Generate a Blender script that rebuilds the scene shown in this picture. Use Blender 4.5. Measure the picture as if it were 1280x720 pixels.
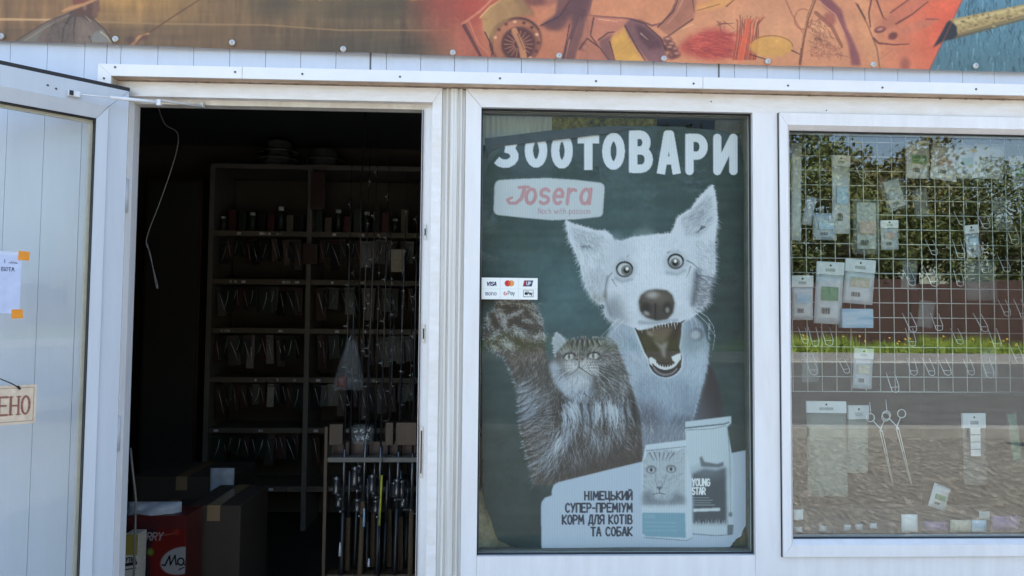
import bpy, bmesh, math, random
import numpy as np
from mathutils import Vector, Matrix

scene = bpy.context.scene
for o in list(bpy.data.objects): bpy.data.objects.remove(o, do_unlink=True)
C = scene.collection
# ------------------------------------------------------------------ camera
F, CAM = 924.0, Vector((0, -2.2, 1.35))          # focal length in pixels of a 1280 wide picture
YAW, PITCH, ROLL = 2.314, 2.786, .497
RM = Matrix.Rotation(math.radians(-YAW), 3, 'Z') @ Matrix.Rotation(math.radians(90+PITCH), 3, 'X') @ Matrix.Rotation(math.radians(ROLL), 3, 'Z')
cd = bpy.data.cameras.new('camera'); cam = bpy.data.objects.new('camera', cd); C.objects.link(cam)
cam.matrix_world = Matrix.Translation(CAM) @ RM.to_4x4()
cd.sensor_width = 36; cd.lens = 36*F/1280; cd.clip_start = .05; cd.clip_end = 600
scene.camera = cam
# ------------------------------------------------------------------ daylight: sun behind the shop, facade in open shade
SUN_EL, SUN_AZ = 50, 12                          # azimuth from +Y towards +X
world = bpy.data.worlds.new('World'); scene.world = world; world.use_nodes = True
wn = world.node_tree.nodes; wl = world.node_tree.links
sky = wn.new('ShaderNodeTexSky'); sky.sky_type = 'NISHITA'; sky.sun_disc = False
sky.sun_elevation = math.radians(SUN_EL); sky.sun_rotation = math.radians(SUN_AZ); sky.air_density = 1.2; sky.dust_density = 2.0; sky.ozone_density = 1.0
wn['Background'].inputs['Strength'].default_value = .13
wl.new(sky.outputs[0], wn['Background'].inputs['Color'])
sl_ = bpy.data.lights.new('sun', 'SUN'); sl_.energy = 4.2; sl_.angle = math.radians(.5); sl_.color = (1, .95, .87)
sun = bpy.data.objects.new('sun', sl_); C.objects.link(sun)
e, a_ = math.radians(SUN_EL), math.radians(SUN_AZ)
sun.rotation_euler = Vector((math.cos(e)*math.sin(a_), math.cos(e)*math.cos(a_), math.sin(e))).to_track_quat('Z', 'Y').to_euler()
sun.location = (4, 12, 14)
vs = scene.view_settings; vs.view_transform = 'Standard'; vs.look = 'None'; vs.gamma = 1; vs.use_curve_mapping = False; vs.exposure = 2.1
scene.cycles.use_denoising = True; scene.cycles.max_bounces = 10; scene.cycles.diffuse_bounces = 5; scene.cycles.glossy_bounces = 4; scene.cycles.transparent_max_bounces = 24
scene.cycles.caustics_reflective = False; scene.cycles.caustics_refractive = False; scene.cycles.sample_clamp_indirect = 6

# ------------------------------------------------------------------ helpers
def U(px, py, Y):
    """point of the vertical plane y = Y that was measured at this place of the photograph"""
    d = RM @ Vector(((px-640)/F, -(py-360)/F, -1)); t = (Y-CAM.y)/d.y
    return CAM+d*t
def PX(x0, y0, x1, y1, Y):
    a, b = U(x0, .5*(y0+y1), Y), U(x1, .5*(y0+y1), Y); m = .5*(x0+x1)
    return a.x, b.x, U(m, y1, Y).z, U(m, y0, Y).z
RN = np.array(RM)
def pix(X, Y, Z):
    """inverse of U for arrays: the drawing coordinates of a print"""
    p = np.stack([X-CAM.x, Y-CAM.y, Z-CAM.z], -1) @ RN
    return 640+F*p[..., 0]/-p[..., 2], 360-F*p[..., 1]/-p[..., 2]
rnd = random.Random(5)

def mat(name, col, rough=.5, metal=0., var=.0, vscale=8., stretch=(1, 1, 1), bump=0., bscale=60., spec=.5, col2=None, alpha=None, coat=0.):
    m = bpy.data.materials.new(name); m.use_nodes = True; n = m.node_tree.nodes; l = m.node_tree.links; b = n['Principled BSDF']
    b.inputs['Roughness'].default_value = rough; b.inputs['Metallic'].default_value = metal; b.inputs['Specular IOR Level'].default_value = spec; b.inputs['Coat Weight'].default_value = coat
    b.inputs['Base Color'].default_value = (*col, 1)
    tc = n.new('ShaderNodeTexCoord'); mp = n.new('ShaderNodeMapping'); mp.inputs['Scale'].default_value = stretch; l.new(tc.outputs['Object'], mp.inputs[0])
    if var or col2:
        t = n.new('ShaderNodeTexNoise'); t.inputs['Scale'].default_value = vscale; t.inputs['Detail'].default_value = 6; t.inputs['Roughness'].default_value = .62; l.new(mp.outputs[0], t.inputs[0])
        r = n.new('ShaderNodeValToRGB'); r.color_ramp.elements[0].position = .32; r.color_ramp.elements[1].position = .68
        c2 = col2 or tuple(max(0, c*(1-var)) for c in col)
        r.color_ramp.elements[0].color = (*c2, 1); r.color_ramp.elements[1].color = (*col, 1); l.new(t.outputs[0], r.inputs[0]); l.new(r.outputs[0], b.inputs['Base Color'])
    if bump:
        t = n.new('ShaderNodeTexNoise'); t.inputs['Scale'].default_value = bscale; t.inputs['Detail'].default_value = 4; l.new(mp.outputs[0], t.inputs[0])
        bp = n.new('ShaderNodeBump'); bp.inputs['Strength'].default_value = bump; bp.inputs['Distance'].default_value = .01; l.new(t.outputs[0], bp.inputs['Height']); l.new(bp.outputs[0], b.inputs['Normal'])
    if alpha is not None: b.inputs['Alpha'].default_value = alpha
    return m
def glass(name, tint=(.93, .96, .94), ior=1.75):
    m = bpy.data.materials.new(name); m.use_nodes = True; n = m.node_tree.nodes; l = m.node_tree.links; n.remove(n['Principled BSDF'])
    o = n['Material Output']; t = n.new('ShaderNodeBsdfTransparent'); t.inputs[0].default_value = (*tint, 1); g = n.new('ShaderNodeBsdfGlossy'); g.inputs['Roughness'].default_value = .0
    f = n.new('ShaderNodeFresnel'); f.inputs[0].default_value = ior; x = n.new('ShaderNodeMixShader')
    l.new(f.outputs[0], x.inputs[0]); l.new(t.outputs[0], x.inputs[1]); l.new(g.outputs[0], x.inputs[2]); l.new(x.outputs[0], o.inputs[0])
    # the sheet is not refracting, so both of its faces reflect alike: undo the inversion on back faces
    ge = n.new('ShaderNodeNewGeometry'); mr = n.new('ShaderNodeMapRange'); mr.inputs[3].default_value = ior; mr.inputs[4].default_value = 1/ior
    l.new(ge.outputs['Backfacing'], mr.inputs[0]); l.new(mr.outputs[0], f.inputs[0])
    return m
def film(name, col, al):
    """clear plastic film: partly see-through, slightly milky, shiny"""
    m = bpy.data.materials.new(name); m.use_nodes = True; n = m.node_tree.nodes; l = m.node_tree.links; b = n['Principled BSDF']
    b.inputs['Base Color'].default_value = (*col, 1); b.inputs['Roughness'].default_value = .22; b.inputs['Alpha'].default_value = al
    t = n.new('ShaderNodeTexNoise'); t.inputs['Scale'].default_value = 16; t.inputs['Detail'].default_value = 2
    tc = n.new('ShaderNodeTexCoord'); l.new(tc.outputs['Object'], t.inputs[0])
    r = n.new('ShaderNodeMapRange'); r.inputs[1].default_value = .3; r.inputs[2].default_value = .75; r.inputs[3].default_value = al*.75; r.inputs[4].default_value = min(1, al*1.25); l.new(t.outputs[0], r.inputs[0]); l.new(r.outputs[0], b.inputs['Alpha'])
    bp = n.new('ShaderNodeBump'); bp.inputs['Strength'].default_value = .5; bp.inputs['Distance'].default_value = .006; l.new(t.outputs[0], bp.inputs['Height']); l.new(bp.outputs[0], b.inputs['Normal'])
    return m
def print_mat(name, rough=.55, spec=.3):
    m = bpy.data.materials.new(name); m.use_nodes = True; n = m.node_tree.nodes; l = m.node_tree.links; b = n['Principled BSDF']
    b.inputs['Roughness'].default_value = rough; b.inputs['Specular IOR Level'].default_value = spec
    a = n.new('ShaderNodeVertexColor'); a.layer_name = 'print'; l.new(a.outputs[0], b.inputs['Base Color'])
    return m

def tag(o, label=None, cat=None, group=None, kind=None):
    for k, v in (('label', label), ('category', cat), ('group', group), ('kind', kind)):
        if v: o[k] = v
    return o
def link(name, me, m=None, parent=None):
    o = bpy.data.objects.new(name, me); C.objects.link(o)
    if m is not None and me is not None and not me.materials: me.materials.append(m)
    if parent is not None: o.parent = parent
    return o
def empty(name, loc=(0, 0, 0), rz=0.):
    o = bpy.data.objects.new(name, None); C.objects.link(o); o.location = loc; o.rotation_euler = (0, 0, rz); o.empty_display_size = .05
    return o
class MB:
    """collects shapes, build() links them as one mesh object"""
    def __init__(s): s.v = []; s.f = []; s.sm = []
    def add(s, vs, fs, smooth=False):
        k = len(s.v); s.v += [tuple(p) for p in vs]; s.f += [tuple(i+k for i in f) for f in fs]; s.sm += [smooth]*len(fs); return s
    def hexa(s, p):          # p[0..3] front ring, p[4..7] back ring
        return s.add(p, [(0, 1, 2, 3), (7, 6, 5, 4), (0, 4, 5, 1), (1, 5, 6, 2), (2, 6, 7, 3), (3, 7, 4, 0)])
    def box(s, x0, x1, y0, y1, z0, z1, b=0.):
        if b <= 0: return s.hexa([(x0, y0, z0), (x1, y0, z0), (x1, y0, z1), (x0, y0, z1), (x0, y1, z0), (x1, y1, z0), (x1, y1, z1), (x0, y1, z1)])
        bm = bmesh.new(); bmesh.ops.create_cube(bm, size=1)
        for v in bm.verts: v.co = ((x0+x1)/2+v.co.x*(x1-x0), (y0+y1)/2+v.co.y*(y1-y0), (z0+z1)/2+v.co.z*(z1-z0))
        bmesh.ops.bevel(bm, geom=bm.edges[:], offset=b, segments=2, profile=.6, affect='EDGES')
        s.add([v.co[:] for v in bm.verts], [[v.index for v in f.verts] for f in bm.faces]); bm.free(); return s
    def tube(s, pts, r, n=8, r1=None, cap=True):
        pts = [Vector(p) for p in pts]; r1 = r if r1 is None else r1; vs = []; fs = []; up = None
        for i, p in enumerate(pts):
            t = (pts[min(i+1, len(pts)-1)]-pts[max(i-1, 0)]).normalized()
            if up is None: up = t.orthogonal().normalized()
            up = (up-t*up.dot(t)); up = up.normalized() if up.length > 1e-6 else t.orthogonal().normalized()
            q = t.cross(up); rr = r+(r1-r)*i/(len(pts)-1)
            for k in range(n): a = 2*math.pi*k/n; vs.append(p+(up*math.cos(a)+q*math.sin(a))*rr)
        for i in range(len(pts)-1):
            for k in range(n): fs.append((i*n+k, i*n+(k+1) % n, (i+1)*n+(k+1) % n, (i+1)*n+k))
        if cap: fs.append(tuple(range(n))[::-1]); fs.append(tuple((len(pts)-1)*n+k for k in range(n)))
        return s.add(vs, fs, True)
    def lathe(s, prof, n=20, c=(0, 0, 0), axis='Z'):
        vs = []; fs = []
        for r, z in prof:
            for k in range(n):
                a = 2*math.pi*k/n; p = (r*math.cos(a), r*math.sin(a), z)
                if axis == 'Y': p = (p[0], p[2], p[1])
                vs.append((p[0]+c[0], p[1]+c[1], p[2]+c[2]))
        for i in range(len(prof)-1):
            for k in range(n): fs.append((i*n+k, i*n+(k+1) % n, (i+1)*n+(k+1) % n, (i+1)*n+k))
        return s.add(vs, fs, True)
    def slab(s, poly, y0, y1):   # polygon in x, z extruded along y
        n = len(poly); return s.add([(x, y0, z) for x, z in poly]+[(x, y1, z) for x, z in poly], [tuple(range(n)), tuple(range(2*n-1, n-1, -1))]+[(i, i+n, (i+1) % n+n, (i+1) % n) for i in range(n)])
    def pillow(s, x0, x1, z0, z1, y, d, n=6, wr=0., rng=None):
        """closed bag: two puffed sheets sealed at the rim"""
        vs = []; fs = []; W = n+1
        for sd in (-1, 1):
            for j in range(W):
                for i in range(W):
                    u, v = i/n, j/n; h = (math.sin(math.pi*u)*math.sin(math.pi*v))**.6
                    w = wr*(rng.random()-.5) if rng and 0 < i < n and 0 < j < n else 0
                    vs.append((x0+u*(x1-x0), y+sd*(d*h+.0006)+w, z0+v*(z1-z0)))
            o = 0 if sd < 0 else W*W
            for j in range(n):
                for i in range(n):
                    q = (o+j*W+i, o+j*W+i+1, o+(j+1)*W+i+1, o+(j+1)*W+i); fs.append(q if sd < 0 else q[::-1])
        rim = [i for i in range(n)]+[n+j*W for j in range(n)]+[W*W-1-i for i in range(n)]+[(n-j)*W for j in range(n)]
        for k in range(len(rim)): a, b = rim[k], rim[(k+1) % len(rim)]; fs.append((b, a, a+W*W, b+W*W))
        return s.add(vs, fs, True)
    def mesh(s, name, m=None):
        me = bpy.data.meshes.new(name); me.from_pydata(s.v, [], s.f); me.polygons.foreach_set('use_smooth', s.sm); me.update()
        if m is not None: me.materials.append(m)
        return me
    def build(s, name, m, parent=None): return link(name, s.mesh(name, m), None, parent)
def copy_tree(o, parent=None):
    c = o.copy(); C.objects.link(c); c.parent = parent
    for ch in list(o.children): copy_tree(ch, c)
    return c
def mitred(name, out, inn, yo, yi, yb, m, parent, gap=.0005, sides='ltrb'):
    """four mitred bars between an outer and an inner rectangle (x0, z0, x1, z1); each bar is a mesh of its own"""
    X0, Z0, X1, Z1 = out; x0, z0, x1, z1 = inn; g = gap; res = []
    for sd, q in (('l', [(X0, Z0+g), (x0, z0+g), (x0, z1-g), (X0, Z1-g)]), ('r', [(x1, z0+g), (X1, Z0+g), (X1, Z1-g), (x1, z1-g)]),
                  ('t', [(x0+g, z1), (x1-g, z1), (X1-g, Z1), (X0+g, Z1)]), ('b', [(X0+g, Z0), (X1-g, Z0), (x1-g, z0), (x0+g, z0)])):
        if sd not in sides: continue
        isin = lambda p: (abs(p[0]-x0) < .0011 or abs(p[0]-x1) < .0011) and z0-.002 <= p[1] <= z1+.002 or (abs(p[1]-z0) < .0011 or abs(p[1]-z1) < .0011) and x0-.002 <= p[0] <= x1+.002
        fr = [(p[0], yi if isin(p) else yo, p[1]) for p in q]; bk = [(p[0], yb, p[1]) for p in q]
        res.append(MB().hexa(fr+bk).build(name, m, parent))
    return res
def sheet(name, X, Y, Z, cols, m, parent=None, keep=None, gain=(1, 1, 1)):
    """a printed sheet: fine grid carrying its drawing as a colour attribute (sRGB in, linear stored)"""
    h, w = X.shape; idx = np.arange(h*w).reshape(h, w)
    q = np.stack([idx[:-1, :-1], idx[:-1, 1:], idx[1:, 1:], idx[1:, :-1]], -1)
    if keep is not None: q = q[keep[:-1, :-1] & keep[1:, 1:]]
    q = q.reshape(-1, 4)
    me = bpy.data.meshes.new(name); n = len(q)
    me.vertices.add(h*w); me.vertices.foreach_set('co', np.stack([X, Y, Z], -1).astype(np.float32).ravel())
    me.loops.add(4*n); me.loops.foreach_set('vertex_index', q.astype(np.int32).ravel())
    me.polygons.add(n); me.polygons.foreach_set('loop_start', np.arange(0, 4*n, 4, dtype=np.int32))
    c = np.clip(cols, 0, 1); c = np.where(c <= .04045, c/12.92, ((c+.055)/1.055)**2.4)*np.array(gain)
    at = me.color_attributes.new('print', 'FLOAT_COLOR', 'POINT')
    at.data.foreach_set('color', np.concatenate([np.clip(c, 0, .95), np.ones((h, w, 1))], -1).astype(np.float32).ravel())
    me.update(calc_edges=True); me.validate()
    return link(name, me, m, parent)

# ------------------------------------------------------------------ materials
M = {
 'pvc': mat('white plastic profile', (.815, .79, .775), .32, col2=(.735, .70, .675), vscale=3.5, stretch=(7, 7, .9), bump=.05, bscale=25),
 'pvc_old': mat('yellowed plastic profile', (.74, .70, .62), .4, col2=(.56, .49, .40), vscale=9, stretch=(2, 2, .5), bump=.06),
 'pvc_head': mat('stained white profile', (.825, .795, .775), .36, col2=(.735, .68, .615), vscale=5, stretch=(2.2, 2, 7), bump=.08, bscale=40),
 'trim': mat('white corner profile', (.84, .81, .785), .3, var=.08, vscale=5, bump=.05, bscale=18),
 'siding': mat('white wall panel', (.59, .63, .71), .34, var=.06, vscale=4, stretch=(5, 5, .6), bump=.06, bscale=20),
 'joint': mat('dark joint', (.12, .12, .13), .8),
 'stain': mat('stained plastic return', (.66, .50, .37), .7, col2=(.40, .28, .19), vscale=14, stretch=(1, 1, 4), bump=.2),
 'leaf_pvc': mat('shade-toned door plastic', (.53, .56, .60), .35, var=.09, vscale=3, stretch=(6, 6, .8), bump=.05, bscale=25),  # same plastic as the frames, with the shade on the leaf put into its colour
 'foam': mat('weathered sealant', (.36, .27, .19), .95, col2=(.14, .10, .07), vscale=30, bump=.8, bscale=80),
 'rubber': mat('black rubber seal', (.012, .012, .013), .6, bump=.2, bscale=200),
 'bead_edge': mat('cream spacer', (.62, .58, .46), .45, var=.2, vscale=20),
 'screw': mat('dull screw', (.10, .09, .09), .5, .6), 'washer': mat('galvanised washer', (.62, .61, .58), .42, .35, var=.25, vscale=120),
 'steel': mat('brushed steel', (.5, .5, .49), .35, .9), 'chrome': mat('galvanised wire', (.74, .74, .72), .3, .35),
 'wire': mat('white coated grid wire', (.68, .70, .66), .4), 'whiteplastic': mat('white plastic fitting', (.75, .75, .76), .35, var=.1, vscale=40),
 'glass': glass('display window glass', ior=1.80), 'glass1': glass('window glass', ior=1.22), 'doorglass': glass('door glass', (.962, .965, .958), 1.22),
 'print': print_mat('printed film'), 'vinyl': print_mat('printed banner vinyl', .45, .4), 'paperprint': print_mat('printed paper', .8, .1),
 'board': mat('dark board back', (.030, .034, .034), .7, var=.3, vscale=20), 'orange': mat('orange tape', (.86, .30, .012), .6, var=.1, vscale=60),
 'string': mat('black string', (.01, .01, .01), .8), 'wood': mat('stained wood', (.12, .072, .04), .5, col2=(.06, .035, .018), vscale=6, stretch=(1, 1, .15), bump=.15),
 'shelf': mat('brown shelf board', (.19, .155, .11), .6, var=.3, vscale=5, stretch=(.3, 1, 1)), 'upright': mat('dull shelf upright', (.20, .18, .15), .5, var=.2, vscale=9),
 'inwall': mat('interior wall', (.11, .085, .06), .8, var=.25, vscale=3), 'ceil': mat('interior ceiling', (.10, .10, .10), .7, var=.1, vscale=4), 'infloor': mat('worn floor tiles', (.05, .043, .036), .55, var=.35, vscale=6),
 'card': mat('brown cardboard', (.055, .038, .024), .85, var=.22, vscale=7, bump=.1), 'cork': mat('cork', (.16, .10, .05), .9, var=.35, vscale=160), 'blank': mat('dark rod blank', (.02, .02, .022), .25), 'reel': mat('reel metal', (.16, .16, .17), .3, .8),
 'yellow': mat('yellow rod section', (.62, .60, .05), .4), 'redcard': mat('red pack', (.10, .018, .014), .5, var=.2, vscale=30), 'clear': film('clear plastic bag', (.72, .76, .74), .11), 'dull': film('dull clear film', (.40, .42, .42), .10), 'tallfilm': film('greenish clear bag', (.62, .70, .60), .22), 'milky': film('milky plastic bag', (.62, .66, .72), .55),
 'sachet': film('pale sachet', (.72, .74, .76), .72), 'tagwhite': mat('white card', (.78, .79, .80), .6, var=.08, vscale=40), 'grey': mat('grey card', (.46, .48, .47), .6, var=.3, vscale=60),
 'pink': mat('pinkish card', (.56, .42, .38), .6, var=.25, vscale=70), 'blue': mat('blue printed box', (.22, .42, .60), .5, col2=(.58, .68, .76), vscale=26, stretch=(.3, 1, 1.6)), 'beige': mat('beige sachet', (.62, .56, .44), .5, var=.35, vscale=80), 'green': mat('green strip', (.16, .36, .20), .5, var=.4, vscale=60), 'violet': film('violet mesh bag', (.36, .24, .42), .6),
 'dark1': mat('black blister', (.018, .018, .018), .3), 'dark2': mat('dark green blister', (.03, .042, .03), .35), 'dark3': mat('dark brown blister', (.06, .03, .022), .4), 'glint': mat('shiny lure', (.9, .9, .88), .3, .6), 'hat': mat('canvas hat', (.13, .13, .12), .85, var=.2, vscale=40),
}
BANNER_GAIN = (1.20, 1.13, .96); POSTER_GAIN = (1.24, 1.10, 1.03)
# ------------------------------------------------------------------ flat prints
# Prints (poster, banner, stickers, boxes) are drawn stroke by stroke with numpy and
# stored as a colour attribute on a fine grid, so that no image file is needed.
class Canvas:
    def __init__(s, x0, y0, x1, y1, scale, bg):
        s.x0, s.y0, s.k = x0, y0, scale
        s.w, s.h = int((x1-x0)*scale), int((y1-y0)*scale)
        s.a = np.empty((s.h, s.w, 3), np.float32); s.a[:] = np.array(bg, np.float32)
    def _win(s, xs, ys, pad):
        i0 = max(int((min(xs)-pad-s.x0)*s.k), 0); i1 = min(int((max(xs)+pad-s.x0)*s.k)+2, s.w)
        j0 = max(int((min(ys)-pad-s.y0)*s.k), 0); j1 = min(int((max(ys)+pad-s.y0)*s.k)+2, s.h)
        if i1 <= i0 or j1 <= j0: return None
        X, Y = np.meshgrid((np.arange(i0, i1)+.5)/s.k+s.x0, (np.arange(j0, j1)+.5)/s.k+s.y0)
        return (slice(j0, j1), slice(i0, i1)), X, Y
    def blend(s, sl, m, col):
        v = s.a[sl]; v += m[..., None]*(np.array(col, np.float32)-v)
    @staticmethod
    def inside(X, Y, poly):
        r = np.zeros(X.shape, bool); n = len(poly)
        for i in range(n):
            x1, y1 = poly[i]; x2, y2 = poly[(i+1) % n]
            if y1 == y2: continue
            r ^= ((y1 > Y) != (y2 > Y)) & (X < (x2-x1)*(Y-y1)/(y2-y1)+x1)
        return r
    def mask(s, poly, soft=.4):
        w = s._win([p[0] for p in poly], [p[1] for p in poly], 3*soft+1)
        if w is None: return None
        sl, X, Y = w
        m = s.inside(X, Y, poly).astype(np.float32)
        r = int(round(soft*s.k))
        for _ in range(2 if r > 0 else 0):
            for ax in (0, 1):
                q = np.pad(m, [(r, r) if a == ax else (0, 0) for a in (0, 1)], mode='edge')
                c = np.cumsum(q, ax); z = np.zeros_like(np.take(c, [0], ax)); c = np.concatenate([z, c], ax)
                n = m.shape[ax]
                m = (np.take(c, range(2*r+1, n+2*r+1), ax)-np.take(c, range(0, n), ax))/(2*r+1)
        return sl, m, X, Y
    def fill(s, poly, col, al=1, soft=.4):
        r = s.mask(poly, soft)
        if r: s.blend(r[0], r[1]*al, col)
    def ell(s, cx, cy, rx, ry, col, al=1, soft=.15, ang=0):
        R_ = max(rx, ry)*(1+soft); w = s._win([cx-R_, cx+R_], [cy-R_, cy+R_], 1)
        if w is None: return
        sl, X, Y = w; c, n = math.cos(ang), math.sin(ang)
        d = np.sqrt((((X-cx)*c+(Y-cy)*n)/rx)**2+((-(X-cx)*n+(Y-cy)*c)/ry)**2)
        s.blend(sl, np.clip((1+soft-d)/(2*soft), 0, 1)*al, col)
    def line(s, pts, w0, w1=None, col=(0, 0, 0), al=1, soft=.35, butt=False):
        w1 = w0 if w1 is None else w1; n = len(pts)-1
        w = s._win([p[0] for p in pts], [p[1] for p in pts], max(w0, w1)+1)
        if w is None: return
        sl, X, Y = w; m = np.zeros(X.shape, np.float32)
        for i in range(n):
            (x1, y1), (x2, y2) = pts[i], pts[i+1]; dx, dy = x2-x1, y2-y1
            t0 = ((X-x1)*dx+(Y-y1)*dy)/(dx*dx+dy*dy+1e-9); t = np.clip(t0, 0, 1)
            d = np.hypot(X-x1-t*dx, Y-y1-t*dy); f = (i+t)/n
            q = np.clip((.5*(w0+(w1-w0)*f)-d)/soft+.5, 0, 1)
            if butt and i == 0: q = q*(t0 > 0)
            if butt and i == n-1: q = q*(t0 < 1)
            m = np.maximum(m, q)
        s.blend(sl, m*al, col)
    def fur(s, rng, poly, n, ang, ln, wd, cols, al=.7, jit=.35, curl=.25):
        """n short tapered hairs rooted inside poly, combed along ang(x, y) in degrees"""
        P = np.array(poly); lo, hi = P.min(0), P.max(0); k = 0; n = int(n*2.1); wd *= .68; al *= .8
        while k < n:
            q = rng.uniform(lo, hi, (400, 2)); q = q[s.inside(q[:, 0], q[:, 1], poly)]
            if not len(q): return
            for x, y in q:
                a = math.radians(ang(x, y) if callable(ang) else ang)+rng.normal()*jit; L = ln*rng.uniform(.5, 1.3)
                b = a+rng.normal()*curl
                c = cols[rng.integers(len(cols))]
                s.line([(x, y), (x+.5*L*math.cos(a), y+.5*L*math.sin(a)), (x+.5*L*(math.cos(a)+math.cos(b)), y+.5*L*(math.sin(a)+math.sin(b)))],
                       wd*rng.uniform(.6, 1.3), .1, c, al*rng.uniform(.5, 1))
                k += 1
                if k >= n: return
    def fringe(s, rng, pts, n, ln, wd, cols, off=0., al=.85, jit=.3, lean=0.):
        """hairs along an outline, pointing outwards (to the left of the walking direction)"""
        for i in range(len(pts)-1):
            (x1, y1), (x2, y2) = pts[i], pts[i+1]; L = math.hypot(x2-x1, y2-y1)
            a0 = math.atan2(-(x2-x1), y2-y1)+lean
            wd_ = wd*.7
            for _ in range(int(1.8*n*L)+1):
                t = rng.uniform(); a = a0+rng.normal()*jit; l = ln*rng.uniform(.4, 1.4)
                x, y = x1+t*(x2-x1)-off*math.cos(a0), y1+t*(y2-y1)-off*math.sin(a0)
                s.line([(x, y), (x+l*math.cos(a), y+l*math.sin(a))], wd_*rng.uniform(.7, 1.3), .1, cols[rng.integers(len(cols))], al)
    def noise(s, rng, amp, cell, sy=1., sl=None):
        v = s.a if sl is None else s.a[sl]
        h, w = v.shape[:2]; gh, gw = int(h/(cell*s.k*sy))+3, int(w/(cell*s.k))+3
        g = rng.normal(size=(gh, gw)).astype(np.float32)
        yy = np.arange(h)/(cell*s.k*sy); xx = np.arange(w)/(cell*s.k)
        j = yy.astype(int); i = xx.astype(int); fy = (yy-j)[:, None]; fx = (xx-i)[None]
        n = (g[j][:, i]*(1-fx)+g[j][:, i+1]*fx)*(1-fy)+(g[j+1][:, i]*(1-fx)+g[j+1][:, i+1]*fx)*fy
        v *= (1+amp*n)[..., None]
    def at(s, X, Y):
        """bilinear lookup, 0..1 sRGB"""
        u = np.clip((X-s.x0)*s.k-.5, 0, s.w-1.001); v = np.clip((Y-s.y0)*s.k-.5, 0, s.h-1.001)
        i, j = u.astype(int), v.astype(int); fu, fv = (u-i)[..., None], (v-j)[..., None]
        a = s.a
        return (a[j, i]*(1-fu)+a[j, i+1]*fu)*(1-fv)+(a[j+1, i]*(1-fu)+a[j+1, i+1]*fu)*fv

def arc(cx, cy, rx, ry, a0, a1, n=10):
    return [(cx+rx*math.cos(math.radians(a0+(a1-a0)*i/n)), cy+ry*math.sin(math.radians(a0+(a1-a0)*i/n))) for i in range(n+1)]
O_ = arc(.5, .5, .5, .5, 0, 360, 18)
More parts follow.
